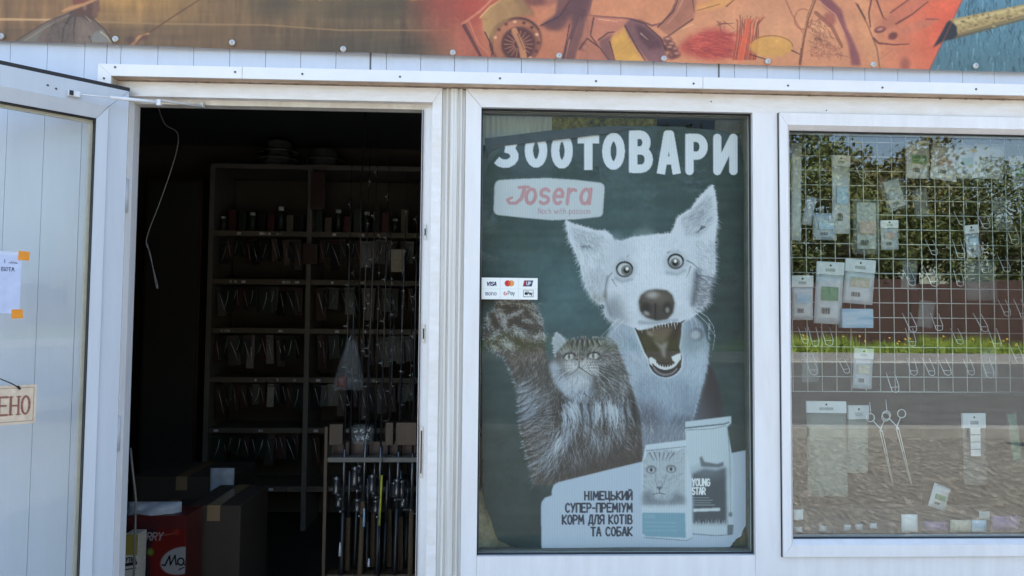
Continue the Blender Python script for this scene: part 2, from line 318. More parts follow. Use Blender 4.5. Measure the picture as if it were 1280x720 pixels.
# stroke letters in a unit box, y down
GL = {  # (letters that close on themselves repeat their first point)
 'З': [[(.05, .16)]+arc(.42, .25, .46, .25, -120, 90, 8), arc(.4, .75, .52, .25, -90, 150, 9)],
 'О': [O_], 'Т': [[(0, 0), (1, 0)], [(.5, 0), (.5, 1)]],
 'В': [[(0, 1), (0, 0)], [(0, 0), (.45, 0)]+arc(.45, .23, .4, .23, -90, 90, 8)+[(0, .46)], [(.4, .46)]+arc(.5, .73, .5, .27, -90, 90, 8)+[(0, 1)]],
 'А': [[(0, 1), (.42, 0), (.58, 0), (1, 1)], [(.2, .66), (.8, .66)]],
 'Р': [[(0, 1), (0, 0)], [(0, 0), (.5, 0)]+arc(.5, .27, .5, .27, -90, 90, 9)+[(0, .54)]],
 'И': [[(0, 0), (0, 1), (1, 0), (1, 1)]], 'Й': [[(0, 0), (0, 1), (1, 0), (1, 1)], [(.25, -.22), (.5, -.14), (.75, -.22)]],
 'Н': [[(0, 0), (0, 1)], [(1, 0), (1, 1)], [(0, .5), (1, .5)]], 'І': [[(.5, 0), (.5, 1)]],
 'М': [[(0, 1), (.08, 0), (.5, .7), (.92, 0), (1, 1)]], 'Е': [[(1, 0), (0, 0), (0, 1), (1, 1)], [(0, .48), (.8, .48)]],
 'Ц': [[(0, 0), (0, .9), (.85, .9), (.85, 0)], [(.85, .9), (1, .9), (1, 1.15)]],
 'Ь': [[(0, 0), (0, 1), (.5, 1)]+arc(.5, .75, .5, .25, 90, -90, 8)+[(0, .5)]],
 'К': [[(0, 0), (0, 1)], [(1, 0), (.05, .52), (1, 1)]], 'С': [arc(.55, .5, .55, .5, -45, -315, 14)],
 'У': [[(0, 0), (.5, .58)], [(1, 0), (.3, 1)]], 'П': [[(0, 1), (0, 0), (1, 0), (1, 1)]], '-': [[(.1, .55), (.9, .55)]],
 'Д': [[(0, 1.15), (0, .92), (1, .92), (1, 1.15)], [(.12, .92), (.4, 0), (.85, 0), (.85, .92)]],
 'Л': [[(0, 1), (.35, 0), (1, 0), (1, 1)]], 'Я': [[(1, 1), (1, 0), (.5, 0)]+arc(.5, .27, .5, .27, -90, -270, 8)+[(1, .54)], [(.5, .54), (0, 1)]],
 'Б': [[(.9, 0), (0, 0), (0, 1), (.5, 1)]+arc(.5, .74, .5, .26, 90, -90, 8)+[(0, .48)]],
 'Ч': [[(0, 0), (0, .4), (.25, .58), (1, .5)], [(1, 0), (1, 1)]],
 'Y': [[(0, 0), (.5, .5), (1, 0)], [(.5, .5), (.5, 1)]], 'U': [[(0, 0), (0, .7)]+arc(.5, .7, .5, .3, 180, 0, 8)+[(1, 0)]],
 'N': [[(0, 1), (0, 0), (1, 1), (1, 0)]], 'G': [arc(.55, .5, .55, .5, -45, -360, 14)+[(.6, .5)]],
 'S': [arc(.5, .25, .5, .25, -30, -270, 9)+arc(.5, .75, .5, .25, -90, 150, 9)[1:]], 'R': [[(0, 1), (0, 0), (.5, 0)]+arc(.5, .26, .5, .26, -90, 90, 8)+[(0, .52)], [(.4, .52), (1, 1)]],
 'V': [[(0, 0), (.5, 1), (1, 0)]], 'I': [[(.5, 0), (.5, 1)]], 'W': [[(0, 0), (.25, 1), (.5, .3), (.75, 1), (1, 0)]], 'X': [[(0, 0), (1, 1)], [(1, 0), (0, 1)]],
 'D': [[(0, 0), (0, 1), (.4, 1)]+arc(.4, .5, .6, .5, 90, -90, 10)+[(0, 0)]],
 'a': [arc(.45, .68, .42, .32, 0, 360, 12), [(.9, .36), (.9, 1)]], 'y': [[(0, .36), (.45, .95)], [(.9, .36), (.3, 1.3)]],
 'o': [arc(.5, .68, .45, .32, 0, 360, 12)], 's': [arc(.5, .52, .4, .16, -30, -270, 7)+arc(.5, .84, .42, .16, -90, 150, 7)[1:]],
 'e': [[(.08, .68), (.9, .68)]+arc(.5, .68, .42, .32, 0, -310, 12)[1:]], 'r': [[(.1, .36), (.1, 1)], arc(.55, .68, .45, .3, 180, 300, 6)],
 'J': [[(.25, 0), (1, 0)], [(.75, 0), (.65, .75)]+arc(.35, .8, .32, .2, 0, 180, 6)],
 'c': [arc(.5, .68, .42, .32, -50, -310, 10)], 'h': [[(.1, 0), (.1, 1)], arc(.5, .7, .4, .32, 180, 360, 6)+[(.9, 1)]],
 'w': [[(0, .36), (.25, 1), (.5, .5), (.75, 1), (1, .36)]], 'i': [[(.5, .36), (.5, 1)]], 't': [[(.4, .1), (.4, .9), (.8, 1)], [(.1, .36), (.8, .36)]],
 'p': [[(.1, .36), (.1, 1.3)], arc(.5, .68, .4, .32, 0, 360, 12)], 'n': [[(.1, .36), (.1, 1)], arc(.5, .7, .4, .32, 180, 360, 6)+[(.9, 1)]],
}
GL["m"] = [[(.05, .36), (.05, 1)], [(.05, .5), (.28, .36), (.5, .5), (.5, 1)], [(.5, .5), (.75, .36), (.95, .5), (.95, 1)]]
GL.update({'O': GL['О'], 'T': GL['Т'], 'A': GL['А'], 'P': GL['Р'], 'E': GL['Е'], 'M': GL['М'], 'H': GL['Н'], 'C': GL['С'], 'K': GL['К'], 'B': GL['В'], 'A': GL['А']})
NARROW = {'І': .35, 'I': .35, ' ': .55, 'М': 1.25, 'M': 1.25, 'i': .3, 'Д': 1.1, '-': .7, 'w': 1.3, 'W': 1.4}
def letters(text, x0, x1, y0, y1, gap=.32, shear=0.):
    """polylines of a line of text fitted to the box"""
    ws = [NARROW.get(c, 1.) for c in text]; tot = sum(ws)+gap*(len(text)-1); u = (x1-x0)/tot; x = x0; out = []
    for c, w in zip(text, ws):
        for st in GL.get(c, []):
            out.append([(x+p[0]*w*u+shear*(1-p[1])*(y1-y0), y0+p[1]*(y1-y0)) for p in st])
        x += (w+gap)*u
    return out
def write(cv, text, x0, x1, y0, y1, wd, col, gap=.32, al=1, shear=0., serif=0):
    for st in letters(text, x0, x1, y0, y1, gap, shear):
        cv.line(st, wd, wd, col, al)
        if serif:
            for p in (st[0], st[-1]):
                if abs(p[1]-y0) < .01 or abs(p[1]-y1) < .01: cv.line([(p[0]-serif, p[1]), (p[0]+serif, p[1])], wd*.5, wd*.5, col, al)

def poster_canvas():
    rng = np.random.default_rng(7)
    c = Canvas(597, 150, 947, 700, 2.4, (58, 70, 71))
    # studio background: soft green-blue, lighter around the middle
    h, w = c.a.shape[:2]; Y, X = np.mgrid[0:h, 0:w]; X = X/c.k+c.x0; Y = Y/c.k+c.y0
    g = np.exp(-(((X-705)/85)**2+((Y-375)/75)**2))+.5*np.exp(-(((X-790)/70)**2+((Y-262)/55)**2))
    c.a += np.clip(g, 0, 1)[..., None]*np.array((20, 30, 35), np.float32)
    c.a -= (np.clip((Y-520)/160, 0, 1)*10)[..., None]
    c.a -= (np.clip((X-880)/60, 0, 1)*np.clip((420-Y)/200, 0, 1)*8)[..., None]
    c.noise(rng, .03, 14); c.noise(rng, .03, 60, .08); c.noise(rng, .02, 5)
    # ---- title
    T = (196, 203, 216)
    for ch, x0, x1, y0, y1 in (('З', 622, 645, 167, 205), ('О', 661, 679, 172, 204.5), ('О', 694, 711, 171, 205.5), ('Т', 722, 749, 174, 212), ('О', 758, 776, 171, 207),
                               ('В', 791.5, 811, 168.5, 211), ('А', 826, 846, 168, 217.5), ('Р', 862, 880, 172, 213.5), ('И', 897, 917, 172, 213.5)):
        for st in letters(ch, x0, x1, y0, y1): c.line(st, 10.4, 10.4, T, butt=ch in 'ЗТА')
        if ch in 'ВР': c.line([(x0, y0-5), (x0, y1+(5 if ch == 'В' else 0))], 10.4, 10.4, T, butt=True)
    # ---- brand plate
    plate = arc(626, 233, 8, 8, 180, 262, 5)+[(650, 223.6), (685, 222.4), (720, 224.4)]+arc(749, 235, 7, 7, -80, 0, 5)+arc(748, 265, 6, 6, 10, 85, 5)+[(720, 274), (690, 275.3), (655, 272.4)]+arc(624, 262, 7, 7, 95, 180, 5)
    c.fill(plate, (176, 184, 193)); R = (174, 136, 144)
    c.line([(649, 234.5), (661, 233.5)], 4, 3, R); c.line([(656, 234), (652, 248), (645, 254), (637, 254), (634, 250), (640, 247)], 5, 3, R)
    for st in letters('osera', 656, 738, 226, 254.5, .34, .12): c.line(st, 4.6, 4.2, R)
    write(c, 'Noch with passion', 673, 738, 260, 267, .9, (158, 125, 140), .3, .8)
    # ---- dog
    W, G1, G2 = (192, 198, 211), (150, 157, 170), (104, 108, 116)
    dark = [(867, 523), (871, 503), (876, 484), (884, 452), (891, 462), (898, 480), (902, 505), (902, 540), (866, 540)]
    c.fill(dark, (60, 51, 53), .9, 2)
    chest = [(766, 404), (758, 424), (770, 432), (776, 455), (784, 478), (793, 500), (800, 530), (803, 590), (900, 590), (866, 530), (870, 508), (877, 485), (884, 458), (886, 432), (878, 405), (860, 385), (800, 385)]
    c.fill(chest, (158, 169, 184), 1, 1.2); c.fill([(776, 500), (880, 492), (900, 592), (800, 592)], (96, 102, 114), .75, 14); c.fill([(800, 474), (862, 474), (866, 500), (800, 505)], (128, 138, 152), .6, 8); c.fill([(862, 396), (884, 398), (886, 440), (866, 440)], (104, 114, 126), .7, 7)
    c.fill([(800, 470), (830, 480), (868, 470), (872, 495), (860, 520), (840, 528), (806, 525), (795, 495)], (124, 138, 156), .8, 6)
    c.ell(812, 520, 14, 17, (84, 80, 90), .75, .6); c.ell(852, 527, 14, 8, (88, 92, 104), .7, .6)
    c.ell(780, 434, 7, 16, (134, 148, 166), .6, .9); c.ell(868, 455, 11, 28, (164, 180, 196), .8, .8); c.ell(792, 432, 5, 10, (100, 122, 142), .5, .8, -.5)
    c.ell(832, 490, 18, 20, (160, 174, 190), .55, .8)
    c.fur(rng, chest, 1500, lambda x, y: 90+(x-825)*.35, 13, 1.1, [(172, 182, 196), (104, 112, 126), (146, 157, 172)], .5)
    c.fringe(rng, [(887, 400), (886, 432), (884, 458), (877, 485), (870, 508), (866, 525)], .7, 4, 1.1, [(150, 166, 184)], 1, .7, .4, .8)
    # head
    head = [(707, 275), (718, 280), (733, 284), (746, 288), (757, 288), (764, 293), (768, 300), (778, 301), (790, 296.5), (803, 295.5), (816, 293.5), (829, 292.5), (838, 291.5), (842, 285), (846, 273), (853, 267), (863, 262),
            (871, 250), (879, 241), (886, 234.5), (891, 230.6), (894, 240), (896, 256), (897, 276), (895, 291), (893, 306), (894, 322), (894, 340), (888, 352), (886, 366), (884, 378), (876, 388), (866, 396), (853, 404), (838, 405), (820, 410),
            (806, 413), (794, 411), (778, 404), (765, 402), (757, 396), (755, 388), (757, 382), (748, 379), (740, 371), (733, 361), (729, 347), (725, 330), (719, 314), (713, 303), (709, 288)]
    out = head[:34]
    c.fringe(rng, out, 1.1, 3.2, 1.2, [(186, 194, 207), (150, 158, 170)], 1.2, .9, .35)
    c.fringe(rng, head[38:]+head[:1], .9, 6.5, 1.3, [(190, 198, 212), (158, 166, 178)], 1.5, .9, .3, -.7)
    c.fringe(rng, head[23:32], .9, 7, 1.3, [(180, 188, 200), (140, 148, 160)], 2, .85, .3, .5)
    c.fill(head, W, 1, .6)
    c.fill([(712, 282), (735, 290), (752, 296), (748, 314), (735, 318), (722, 311)], (166, 174, 188), .8, 3)
    c.fill([(850, 276), (866, 266), (884, 242), (889, 250), (888, 276), (878, 292), (858, 296)], (162, 170, 184), .85, 3)
    c.fill([(856, 275), (868, 262), (875, 258), (866, 277)], G2, .55, 2)
    c.fur(rng, [(714, 284), (750, 296), (748, 312), (724, 312)], 260, 35, 8, .9, [G1, (206, 212, 224), G2], .5)
    c.fur(rng, [(850, 274), (886, 244), (890, 276), (874, 298), (856, 294)], 360, lambda x, y: -35-(y-270)*.4, 11, .9, [G1, (206, 212, 224), G2], .55, .2)
    for k in range(8): c.line([(726+k*1.6, 307.5-k*.1), (733+k*1.3, 311+rng.normal()*1.5)], 1.6, .2, (80, 82, 88), .55)
    for k in range(9): c.line([(882-k*.7, 283+rng.normal()*.8), (868+k*.6, 291.5)], 1.5, .2, (66, 68, 74), .6)
    for k in range(7): c.line([(880-k, 262+k*3), (866-k*.4, 270+k*2.6)], 1.2, .2, (96, 98, 106), .6)
    # face modelling
    c.ell(761, 325, 10, 22, (172, 180, 194), .7, .9, .3); c.ell(806, 318, 14, 20, (206, 212, 225), .8, .9); c.ell(822, 352, 26, 14, (205, 212, 224), .7, .8)
    c.ell(876, 318, 11, 26, (176, 184, 198), .6, .9, -.2); c.ell(798, 386, 10, 12, (205, 212, 224), .7, .9); c.ell(846, 386, 10, 10, (204, 211, 222), .6, .9); c.ell(772, 388, 10, 14, (160, 166, 176), .7, .8)
    c.ell(767, 385, 8, 12, (132, 134, 138), .6, .9); c.ell(875, 372, 9, 12, (136, 140, 146), .7, .9)
    c.fill([(738, 364), (750, 371), (758, 362), (758, 374), (749, 379), (741, 373)], (118, 114, 96), .8, 1.5)
    c.fur(rng, head, 1500, lambda x, y: 90+(x-815)*.9+(40 if y < 330 else 0)*(1 if x > 815 else -1)*-.2, 6.5, .8, [(208, 214, 226), (166, 174, 188), (180, 188, 201)], .4)
    c.fur(rng, [(730, 345), (757, 340), (756, 374), (748, 378), (738, 368)], 120, 115, 9, 1, [(212, 218, 228), (140, 144, 150)], .6, .2)
    c.fur(rng, [(866, 350), (886, 352), (886, 378), (866, 392)], 160, 35, 9, .9, [(205, 210, 220), (96, 98, 104), (150, 154, 162)], .6)
    c.fill([(730, 335), (757, 342), (755, 372), (748, 378), (737, 367)], (160, 166, 178), .55, 4); c.fill([(757, 376), (768, 372), (790, 404), (778, 404), (760, 398)], (128, 134, 144), .55, 4)
    c.fill([(866, 340), (895, 348), (886, 372), (872, 388), (862, 372)], (120, 126, 136), .55, 4); c.fill([(768, 302), (790, 300), (800, 320), (786, 322), (772, 328)], (172, 180, 194), .5, 5)
    c.fur(rng, [(866, 338), (894, 346), (886, 376), (870, 390)], 90, 20, 10, 1.1, [(206, 212, 222), (76, 78, 86), (100, 104, 112)], .7); c.ell(803, 396, 16, 7, (178, 186, 198), .5, .8, .3); c.ell(846, 393, 12, 7, (172, 180, 192), .5, .8, -.4)
    for pts, wd, al_ in (([(759, 346), (757, 362), (758, 378), (764, 394)], 4, .2), ([(872, 340), (870, 360), (866, 380)], 7, .4), ([(800, 403), (820, 404), (846, 400)], 4, .22), ([(770, 348), (778, 352), (790, 349)], 4, .2), ([(834, 341), (846, 343), (856, 338)], 4, .2)):
        c.line(pts, wd*1.15, wd*.7, (78, 82, 92), min(.75, al_*1.55), wd*.9)
    c.fur(rng, [(710, 284), (760, 292), (757, 345), (750, 374), (736, 366), (724, 326)], 330, lambda x, y: 60+(y-300)*.7, 9, 1, [(126, 132, 142), (212, 218, 230), (150, 156, 168)], .5, .3)
    c.fur(rng, [(866, 300), (893, 300), (893, 346), (872, 346)], 200, lambda x, y: 40, 9, 1, [(126, 132, 142), (212, 218, 230), (150, 156, 168)], .5, .3)
    c.fur(rng, [(768, 302), (840, 294), (868, 330), (862, 376), (842, 400), (796, 404), (766, 380), (760, 340)], 700, lambda x, y: math.degrees(math.atan2(y-385, x-820)), 6, .8, [(140, 146, 158), (214, 220, 230), (160, 168, 180)], .42, .3)
    D = (46, 46, 50)
    for ex, ey, r, px, py, hx, hy in ((780.6, 336.8, 10.4, 783, 338, 783, 336), (844.3, 327, 10, 843.6, 329, 843, 326.5)):
        c.ell(ex, ey, r+2.5, r+1.6, (150, 154, 164), .7, .4); c.ell(ex, ey, r, r*.93, D, .95, .09); c.ell(ex, ey, r*.83, r*.76, (186, 190, 196), .95, .1)
        c.ell(px, py, r*.62, r*.62, (92, 92, 94), .95, .15); c.ell(px, py, r*.5, r*.5, (128, 128, 130), .8, .3); c.ell(px, py, r*.36, r*.36, (34, 34, 38), 1, .2); c.ell(hx+.8, hy, 2, 2.2, (226, 230, 234), .95, .3)
        c.line(arc(ex, ey, r*.98, r*.92, 190, 350, 10), 1.8, 1.6, (40, 40, 44))
        for k in range(7): c.line([(ex-6+2*k, ey-r-1), (ex-7+2*k+rng.normal(), ey-r-5-rng.uniform()*2)], 1.2, .2, G1, .6)
    for pts, w in (([(765, 341), (760, 347), (757, 358), (756.5, 372)], 1.6), ([(765, 349), (768, 354), (771, 358)], 1.8), ([(859, 326), (865, 329), (871, 334), (879, 338)], 2.4), ([(863, 333), (861, 340), (857, 348)], 1.8),
                   ([(871, 344), (880, 345), (895, 349)], 3), ([(873, 346), (884, 352), (880, 356)], 2.4), ([(834, 316), (838, 314)], 2), ([(784, 321), (786, 318)], 1.6)):
        c.line(pts, w*.8, .4, (92, 94, 102), .7, .8)
    # nose
    c.ell(820.5, 381.5, 23.5, 20.5, (140, 144, 150), .55, .12); c.fill([(798, 377), (801, 369), (809, 363.5), (820, 362), (833, 363), (840, 369), (843, 379), (841, 391), (834, 399), (821, 401), (808, 397), (800, 388)], (74, 69, 66), 1, .8)
    c.ell(820, 371, 15, 7, (112, 106, 100), .8, .6); c.ell(815, 368.5, 7, 4, (168, 166, 164), .8, .6); c.ell(831, 377, 7, 7, (96, 90, 84), .6, .7)
    c.ell(807, 386, 5.5, 7, (46, 43, 42), .8, .5); c.ell(834, 385, 5, 7, (46, 43, 42), .8, .5); c.ell(808, 391.6, 4, 2.6, (158, 156, 156), .8, .5, .5); c.ell(834, 387.5, 2.6, 3.4, (152, 150, 150), .75, .5); c.line([(819, 380), (819, 399)], 2.2, 1.4, (44, 41, 40), .8)
    # mouth
    mouth = [(794, 411), (800, 413), (812, 411), (820, 407), (832, 405), (842, 403), (852, 403), (851.5, 418), (849, 434), (852.5, 447), (851, 459), (845, 466.5), (836, 470.5), (827, 470), (818, 466), (812, 458), (810.5, 448), (806, 441), (800, 426)]
    c.fill([(p[0]+(p[0]-826)*.06, p[1]+(2 if p[1] > 420 else 0)) for p in mouth], (196, 205, 217), .9, 1)
    c.fill(mouth, (66, 57, 48), 1, .5)
    c.fill([(806, 412), (822, 409), (842, 408), (836, 420), (829, 430), (822, 428), (812, 420)], (112, 100, 88), .8, 2.5)
    c.fill([(815, 424), (826, 431), (835, 426), (832, 440), (832, 447), (829, 447), (825, 436)], (150, 146, 146), .75, 1.5); c.ell(812, 417, 4, 2.4, (140, 128, 122), .7, .6, .5)
    c.fill([(811, 448), (814, 446), (820, 450), (821, 456), (816, 458), (812, 455)], (206, 211, 218), .95, .5); c.fill([(839, 446), (845, 443), (851, 441), (851, 449), (846, 455), (841, 451)], (206, 211, 218), .95, .5)
    c.line(arc(832, 448, 15, 12.5, 150, 25, 10), 3.6, 3.2, (200, 204, 210), .95); c.line(arc(832, 450, 17, 15, 160, 20, 10), 1.8, 1.6, (60, 54, 56), .95); c.line(arc(832, 451, 17, 17.3, 150, 35, 10), 2.6, 2.2, (120, 116, 122), .95)
    c.line(arc(832, 451, 20, 20, 165, 20, 12), 1.5, 1.5, (56, 52, 54), .9)
    for k in range(7): c.line([(822+k*3.2, 457+3*math.sin(k*.5)), (822+k*3.2, 453.5+3*math.sin(k*.5))], 1.5, .3, (206, 210, 214), .8)
    for k in range(14): c.line([(797+k*3.8, 409-k*.5+rng.normal()), (798+k*3.8+rng.normal(), 415-k*.5+rng.normal()*1.5)], 1.3, .2, (206, 212, 222), .85)
    c.line([(794, 410), (803, 428), (808, 441)], 1.2, .8, (40, 36, 34), .8); c.line([(852, 403), (856, 400)], 2.6, .8, (70, 66, 66), .8)
    c.ell(863, 425, 10, 16, (120, 132, 146), .7, .8); c.ell(870.6, 418, 8.8, 8, (92, 96, 104), .9, .25); c.ell(869, 418.6, 6.6, 6.2, (158, 164, 176), .95, .4)
    for p in ([(868, 386), (884, 396), (892, 408), (894, 420)], [(866, 388), (882, 402), (894, 420), (891, 438)], [(862, 390), (870, 402), (872, 410)], [(775, 398), (764, 408), (758, 420)], [(780, 400), (768, 412), (760, 428)], [(772, 398), (760, 412), (748, 424)], [(858, 392), (864, 402), (866, 412)]):
        c.line(p, .9, .5, (206, 212, 222), .6)
    # ---- cat
    B, LG, LB = (66, 62, 61), (176, 182, 192), (156, 168, 186)
    arm = [(607, 404), (609, 393), (617, 389), (620, 380), (628, 375), (645, 374), (660, 376), (669, 383), (675, 395), (679, 410), (681, 428), (683, 447), (690, 462), (700, 490), (706, 520), (700, 560), (690, 606), (668, 606), (665, 590), (660, 572), (655, 555), (651, 535),
           (650, 512), (648, 490), (642, 471), (635, 457), (630, 446), (620, 441), (611, 436), (605, 426), (606, 414)]
    body = [(688, 470), (700, 480), (720, 490), (760, 485), (787, 478), (794, 498), (800, 520), (802, 545), (804, 584), (700, 606), (668, 606), (664, 588), (668, 540), (680, 500)]
    hd = [(690, 426), (692, 418), (695, 414.5), (700, 416.5), (706, 421.5), (710, 426.5), (718, 424.5), (730, 422.5), (742, 423), (752, 425.5), (760, 424), (770, 428), (774, 440), (781, 457), (786, 474), (788, 492), (770, 505), (735, 508), (706, 494), (694, 480), (687, 466), (685, 454), (692, 447), (694, 440)]
    c.fringe(rng, arm[17:]+arm[:1], .8, 4.5, 1.1, [LG, LB, (110, 112, 118)], 1, .8, .4)
    c.fringe(rng, arm[:10], .9, 3.5, 1.1, [LG, (120, 124, 130)], 1, .8, .5)
    c.fill(body, B, 1, 1.2); c.fill(arm, (74, 69, 66), 1, 1)
    # forearm and shoulder fur
    c.fill([(648, 478), (658, 480), (676, 500), (664, 525), (652, 530)], (132, 142, 156), .8, 4)
    c.fill([(672, 495), (698, 500), (704, 525), (686, 548), (668, 540)], (62, 55, 52), .9, 6)
    c.fur(rng, [(633, 448), (682, 445), (698, 486), (676, 520), (650, 500)], 420, lambda x, y: 118-(x-655)*.8, 9, 1.1, [LG, (60, 55, 52), (120, 116, 112), (74, 68, 64)], .65)
    c.fur(rng, [(646, 480), (684, 490), (690, 545), (668, 600), (656, 560), (650, 520)], 520, lambda x, y: -28+(y-530)*.3, 13, 1.1, [LB, (164, 172, 184), (66, 60, 58), (104, 106, 112)], .65)
    for k in range(16):
        y = 482+k*7.2; x = 650+max(0, k-6)*1.6
        x += rng.normal()*3; y += rng.normal()*3; L_ = rng.uniform(.6, 1.3); c.line([(x, y+5), (x+11*L_, y+1), (x+24*L_, y-8)], 2.6, .3, (50, 44, 43), .45, 1.2); c.line([(x, y+2), (x+9*L_, y-2), (x+20*L_, y-10)], 2.2, .3, (170, 180, 194), .4, 1.2)
    # body fur: long pale locks falling from the ruff
    c.fur(rng, body, 900, lambda x, y: 92+(740-x)*.45, 14, 1.2, [(120, 122, 128), (66, 60, 58), (150, 156, 166), (92, 88, 86)], .55)
    for bx, by, n, an, ln, col in ((712, 506, 60, 62, 26, LB), (722, 500, 60, 70, 30, LB), (742, 508, 46, 88, 26, (156, 168, 186)), (764, 510, 60, 82, 30, (172, 182, 196)), (778, 512, 40, 76, 28, (150, 158, 170)), (704, 545, 50, 116, 34, LB), (712, 530, 40, 100, 30, LB),
                                   (742, 545, 40, 84, 26, (140, 148, 160)), (757, 550, 34, 96, 24, (140, 146, 156)), (690, 575, 30, 120, 22, LB), (722, 570, 24, 78, 22, (136, 140, 150)), (785, 560, 16, 40, 14, (140, 140, 144)), (774, 535, 26, 76, 24, (140, 146, 158)), (735, 530, 30, 60, 24, (140, 148, 160))):
        for _ in range(2*n):
            x, y = bx+rng.normal()*6, by+rng.normal()*7; a = math.radians(an+rng.normal()*11); L = ln*rng.uniform(.5, 1.1); b = a+rng.normal()*.25
            c.line([(x, y), (x+.5*L*math.cos(a), y+.5*L*math.sin(a)), (x+.5*L*(math.cos(a)+math.cos(b)), y+.5*L*(math.sin(a)+math.sin(b)))], 1.0, .1, col if rng.uniform() < .7 else (64, 60, 60), .5)
    c.fill([(745, 570), (803, 555), (803, 582), (700, 604), (690, 600)], (70, 60, 58), .55, 6)
    for x in (700, 708, 757, 772): c.line([(x, 498), (x+2, 520), (x-1, 540)], 3, .5, (56, 52, 52), .55)
    # head
    c.fill(hd, (88, 86, 85), 1, 1); c.fur(rng, [(708, 427), (760, 426), (774, 444), (748, 444), (700, 446)], 260, lambda x, y: -90+(x-728)*1.6, 7, 1, [(64, 60, 58), (160, 160, 162), (120, 118, 116)], .7)
    c.fill([(690, 426), (695, 415), (703, 420), (708, 427), (700, 436), (694, 442)], (158, 166, 178), .95, 1); c.fringe(rng, [(694, 446), (690, 428), (695, 415), (708, 426)], 1, 3, 1, [(176, 184, 196)], 1, .8, .4)
    c.fill([(686, 456), (694, 450), (702, 462), (708, 478), (722, 482), (736, 490), (730, 504), (712, 498), (696, 482)], (160, 168, 182), .9, 2.5); c.ell(722, 478, 14, 10, (170, 178, 190), .85, .6); c.ell(729, 490, 12, 9, (140, 150, 166), .8, .6)
    c.fur(rng, [(688, 455), (706, 470), (736, 484), (732, 500), (708, 494), (692, 474)], 260, 120, 7, 1, [(186, 194, 208), (140, 148, 162)], .6)
    c.fur(rng, [(748, 440), (775, 445), (786, 480), (780, 502), (740, 500), (742, 478)], 420, lambda x, y: 40+(y-460)*.9, 12, 1.2, [(172, 176, 182), (62, 57, 55), (90, 88, 88), (140, 146, 156)], .65)
    c.fur(rng, [(712, 486), (770, 492), (790, 500), (770, 516), (716, 512)], 260, 85, 14, 1.2, [(160, 170, 186), (80, 78, 80)], .6)
    c.ell(713, 457, 12, 9, (164, 168, 174), .8, .6); c.ell(738, 458, 15, 10, (176, 179, 184), .85, .5, .3)
    for x0, x1 in ((716, 714), (722, 720), (728, 728), (734, 736), (740, 744), (746, 752)):       # forehead stripes
        c.line([(x0, 426), (.4*x0+.6*x1, 432), (.7*x1+.3*726, 438)], 2.4, .8, (54, 50, 48), .7, 1); c.line([(x0+3, 426), (.5*(x0+x1)+3, 433)], 1.6, .5, (176, 176, 176), .55, 1)
    c.ell(706, 439, 6, 3, (168, 168, 170), .6, .8, -.3); c.ell(744, 437, 7, 3, (166, 166, 168), .55, .8, .1); c.ell(720, 441, 3, 6, (160, 158, 158), .5, .8); c.ell(765, 424, 7, 7, (140, 148, 160), .7, .7); c.fringe(rng, [(770, 430), (760, 423), (750, 423), (738, 421.5), (724, 422), (710, 426)], .8, 3, 1.2, [(120, 118, 118), (80, 76, 74), (160, 160, 162)], 1.5, .8, .4)
    for ex, ey, rx, a in ((711.5, 445.5, 6.2, -.25), (742, 444.5, 6.8, .05)):
        c.ell(ex, ey-.2, rx*1.2, 4.6, (48, 44, 42), .9, .3, a); c.ell(ex, ey+.6, rx*.95, 3.7, (186, 188, 186), .95, .2, a); c.ell(ex-.3, ey+.4, 1.5, 3.4, (62, 60, 58), .95, .3); c.line([(ex-rx*1.2, ey+1), (ex-rx*.4, ey-3.6), (ex+rx*.8, ey-3.4), (ex+rx*1.5, ey+.6)], 1.6, 1, (40, 37, 36), .95)
    c.fill([(718, 446.5), (724, 444), (731, 446.5), (728, 451), (724, 453.5), (720.5, 451)], (124, 118, 116), .95, .5); c.ell(720.8, 449.4, 1.6, 1.2, (40, 38, 38), .9, .4); c.ell(728.4, 449, 1.6, 1.2, (40, 38, 38), .9, .4)
    c.ell(716, 458, 8, 6, (190, 192, 196), .75, .6); c.ell(734, 459, 10, 7, (196, 198, 202), .75, .6, .3); c.ell(724, 475, 13, 9, (184, 190, 200), .8, .6); c.line([(724, 453), (724, 459), (719, 464), (712, 469)], 1.6, .6, (74, 70, 68), .75, .8); c.line([(724, 459), (730, 463), (737, 468), (744, 471)], 1.7, .6, (74, 70, 68), .75, .8); c.fur(rng, [(708, 468), (742, 470), (736, 486), (714, 484)], 150, 95, 6, .9, [(206, 210, 218), (150, 156, 166), (110, 112, 118)], .6)
    for k in range(16): c.ell(734+(k % 5)*3.2+(k//5)*1.2, 453+(k//5)*3.4, .8, .8, (70, 66, 64), .85, .5)
    for k in range(9): c.ell(705+(k % 4)*3, 457+(k//4)*3.2, .7, .7, (84, 80, 80), .8, .5)
    for k in range(6): c.line([(702, 462+k*2), (692, 464+k*3.2)], 1.2, .2, (76, 72, 70), .6); c.line([(750, 458+k*3), (764, 462+k*4.4), (774, 466+k*5)], 1.8, .3, (58, 54, 52), .7)
    for p in ([(712, 462), (700, 470), (694, 480)], [(744, 462), (760, 474), (768, 488)], [(742, 464), (756, 480)]): c.line(p, .8, .4, (214, 218, 224), .7)
    c.line([(730, 492), (738, 498), (746, 497)], 2, .6, (72, 68, 68), .5, 1)
    c.fur(rng, [(700, 430), (772, 432), (786, 480), (760, 500), (745, 470), (700, 450)], 260, lambda x, y: -80+(x-728)*1.9+(y-440)*1.2, 8, 1, [(46, 42, 41), (182, 184, 188), (70, 66, 64)], .6, .25)
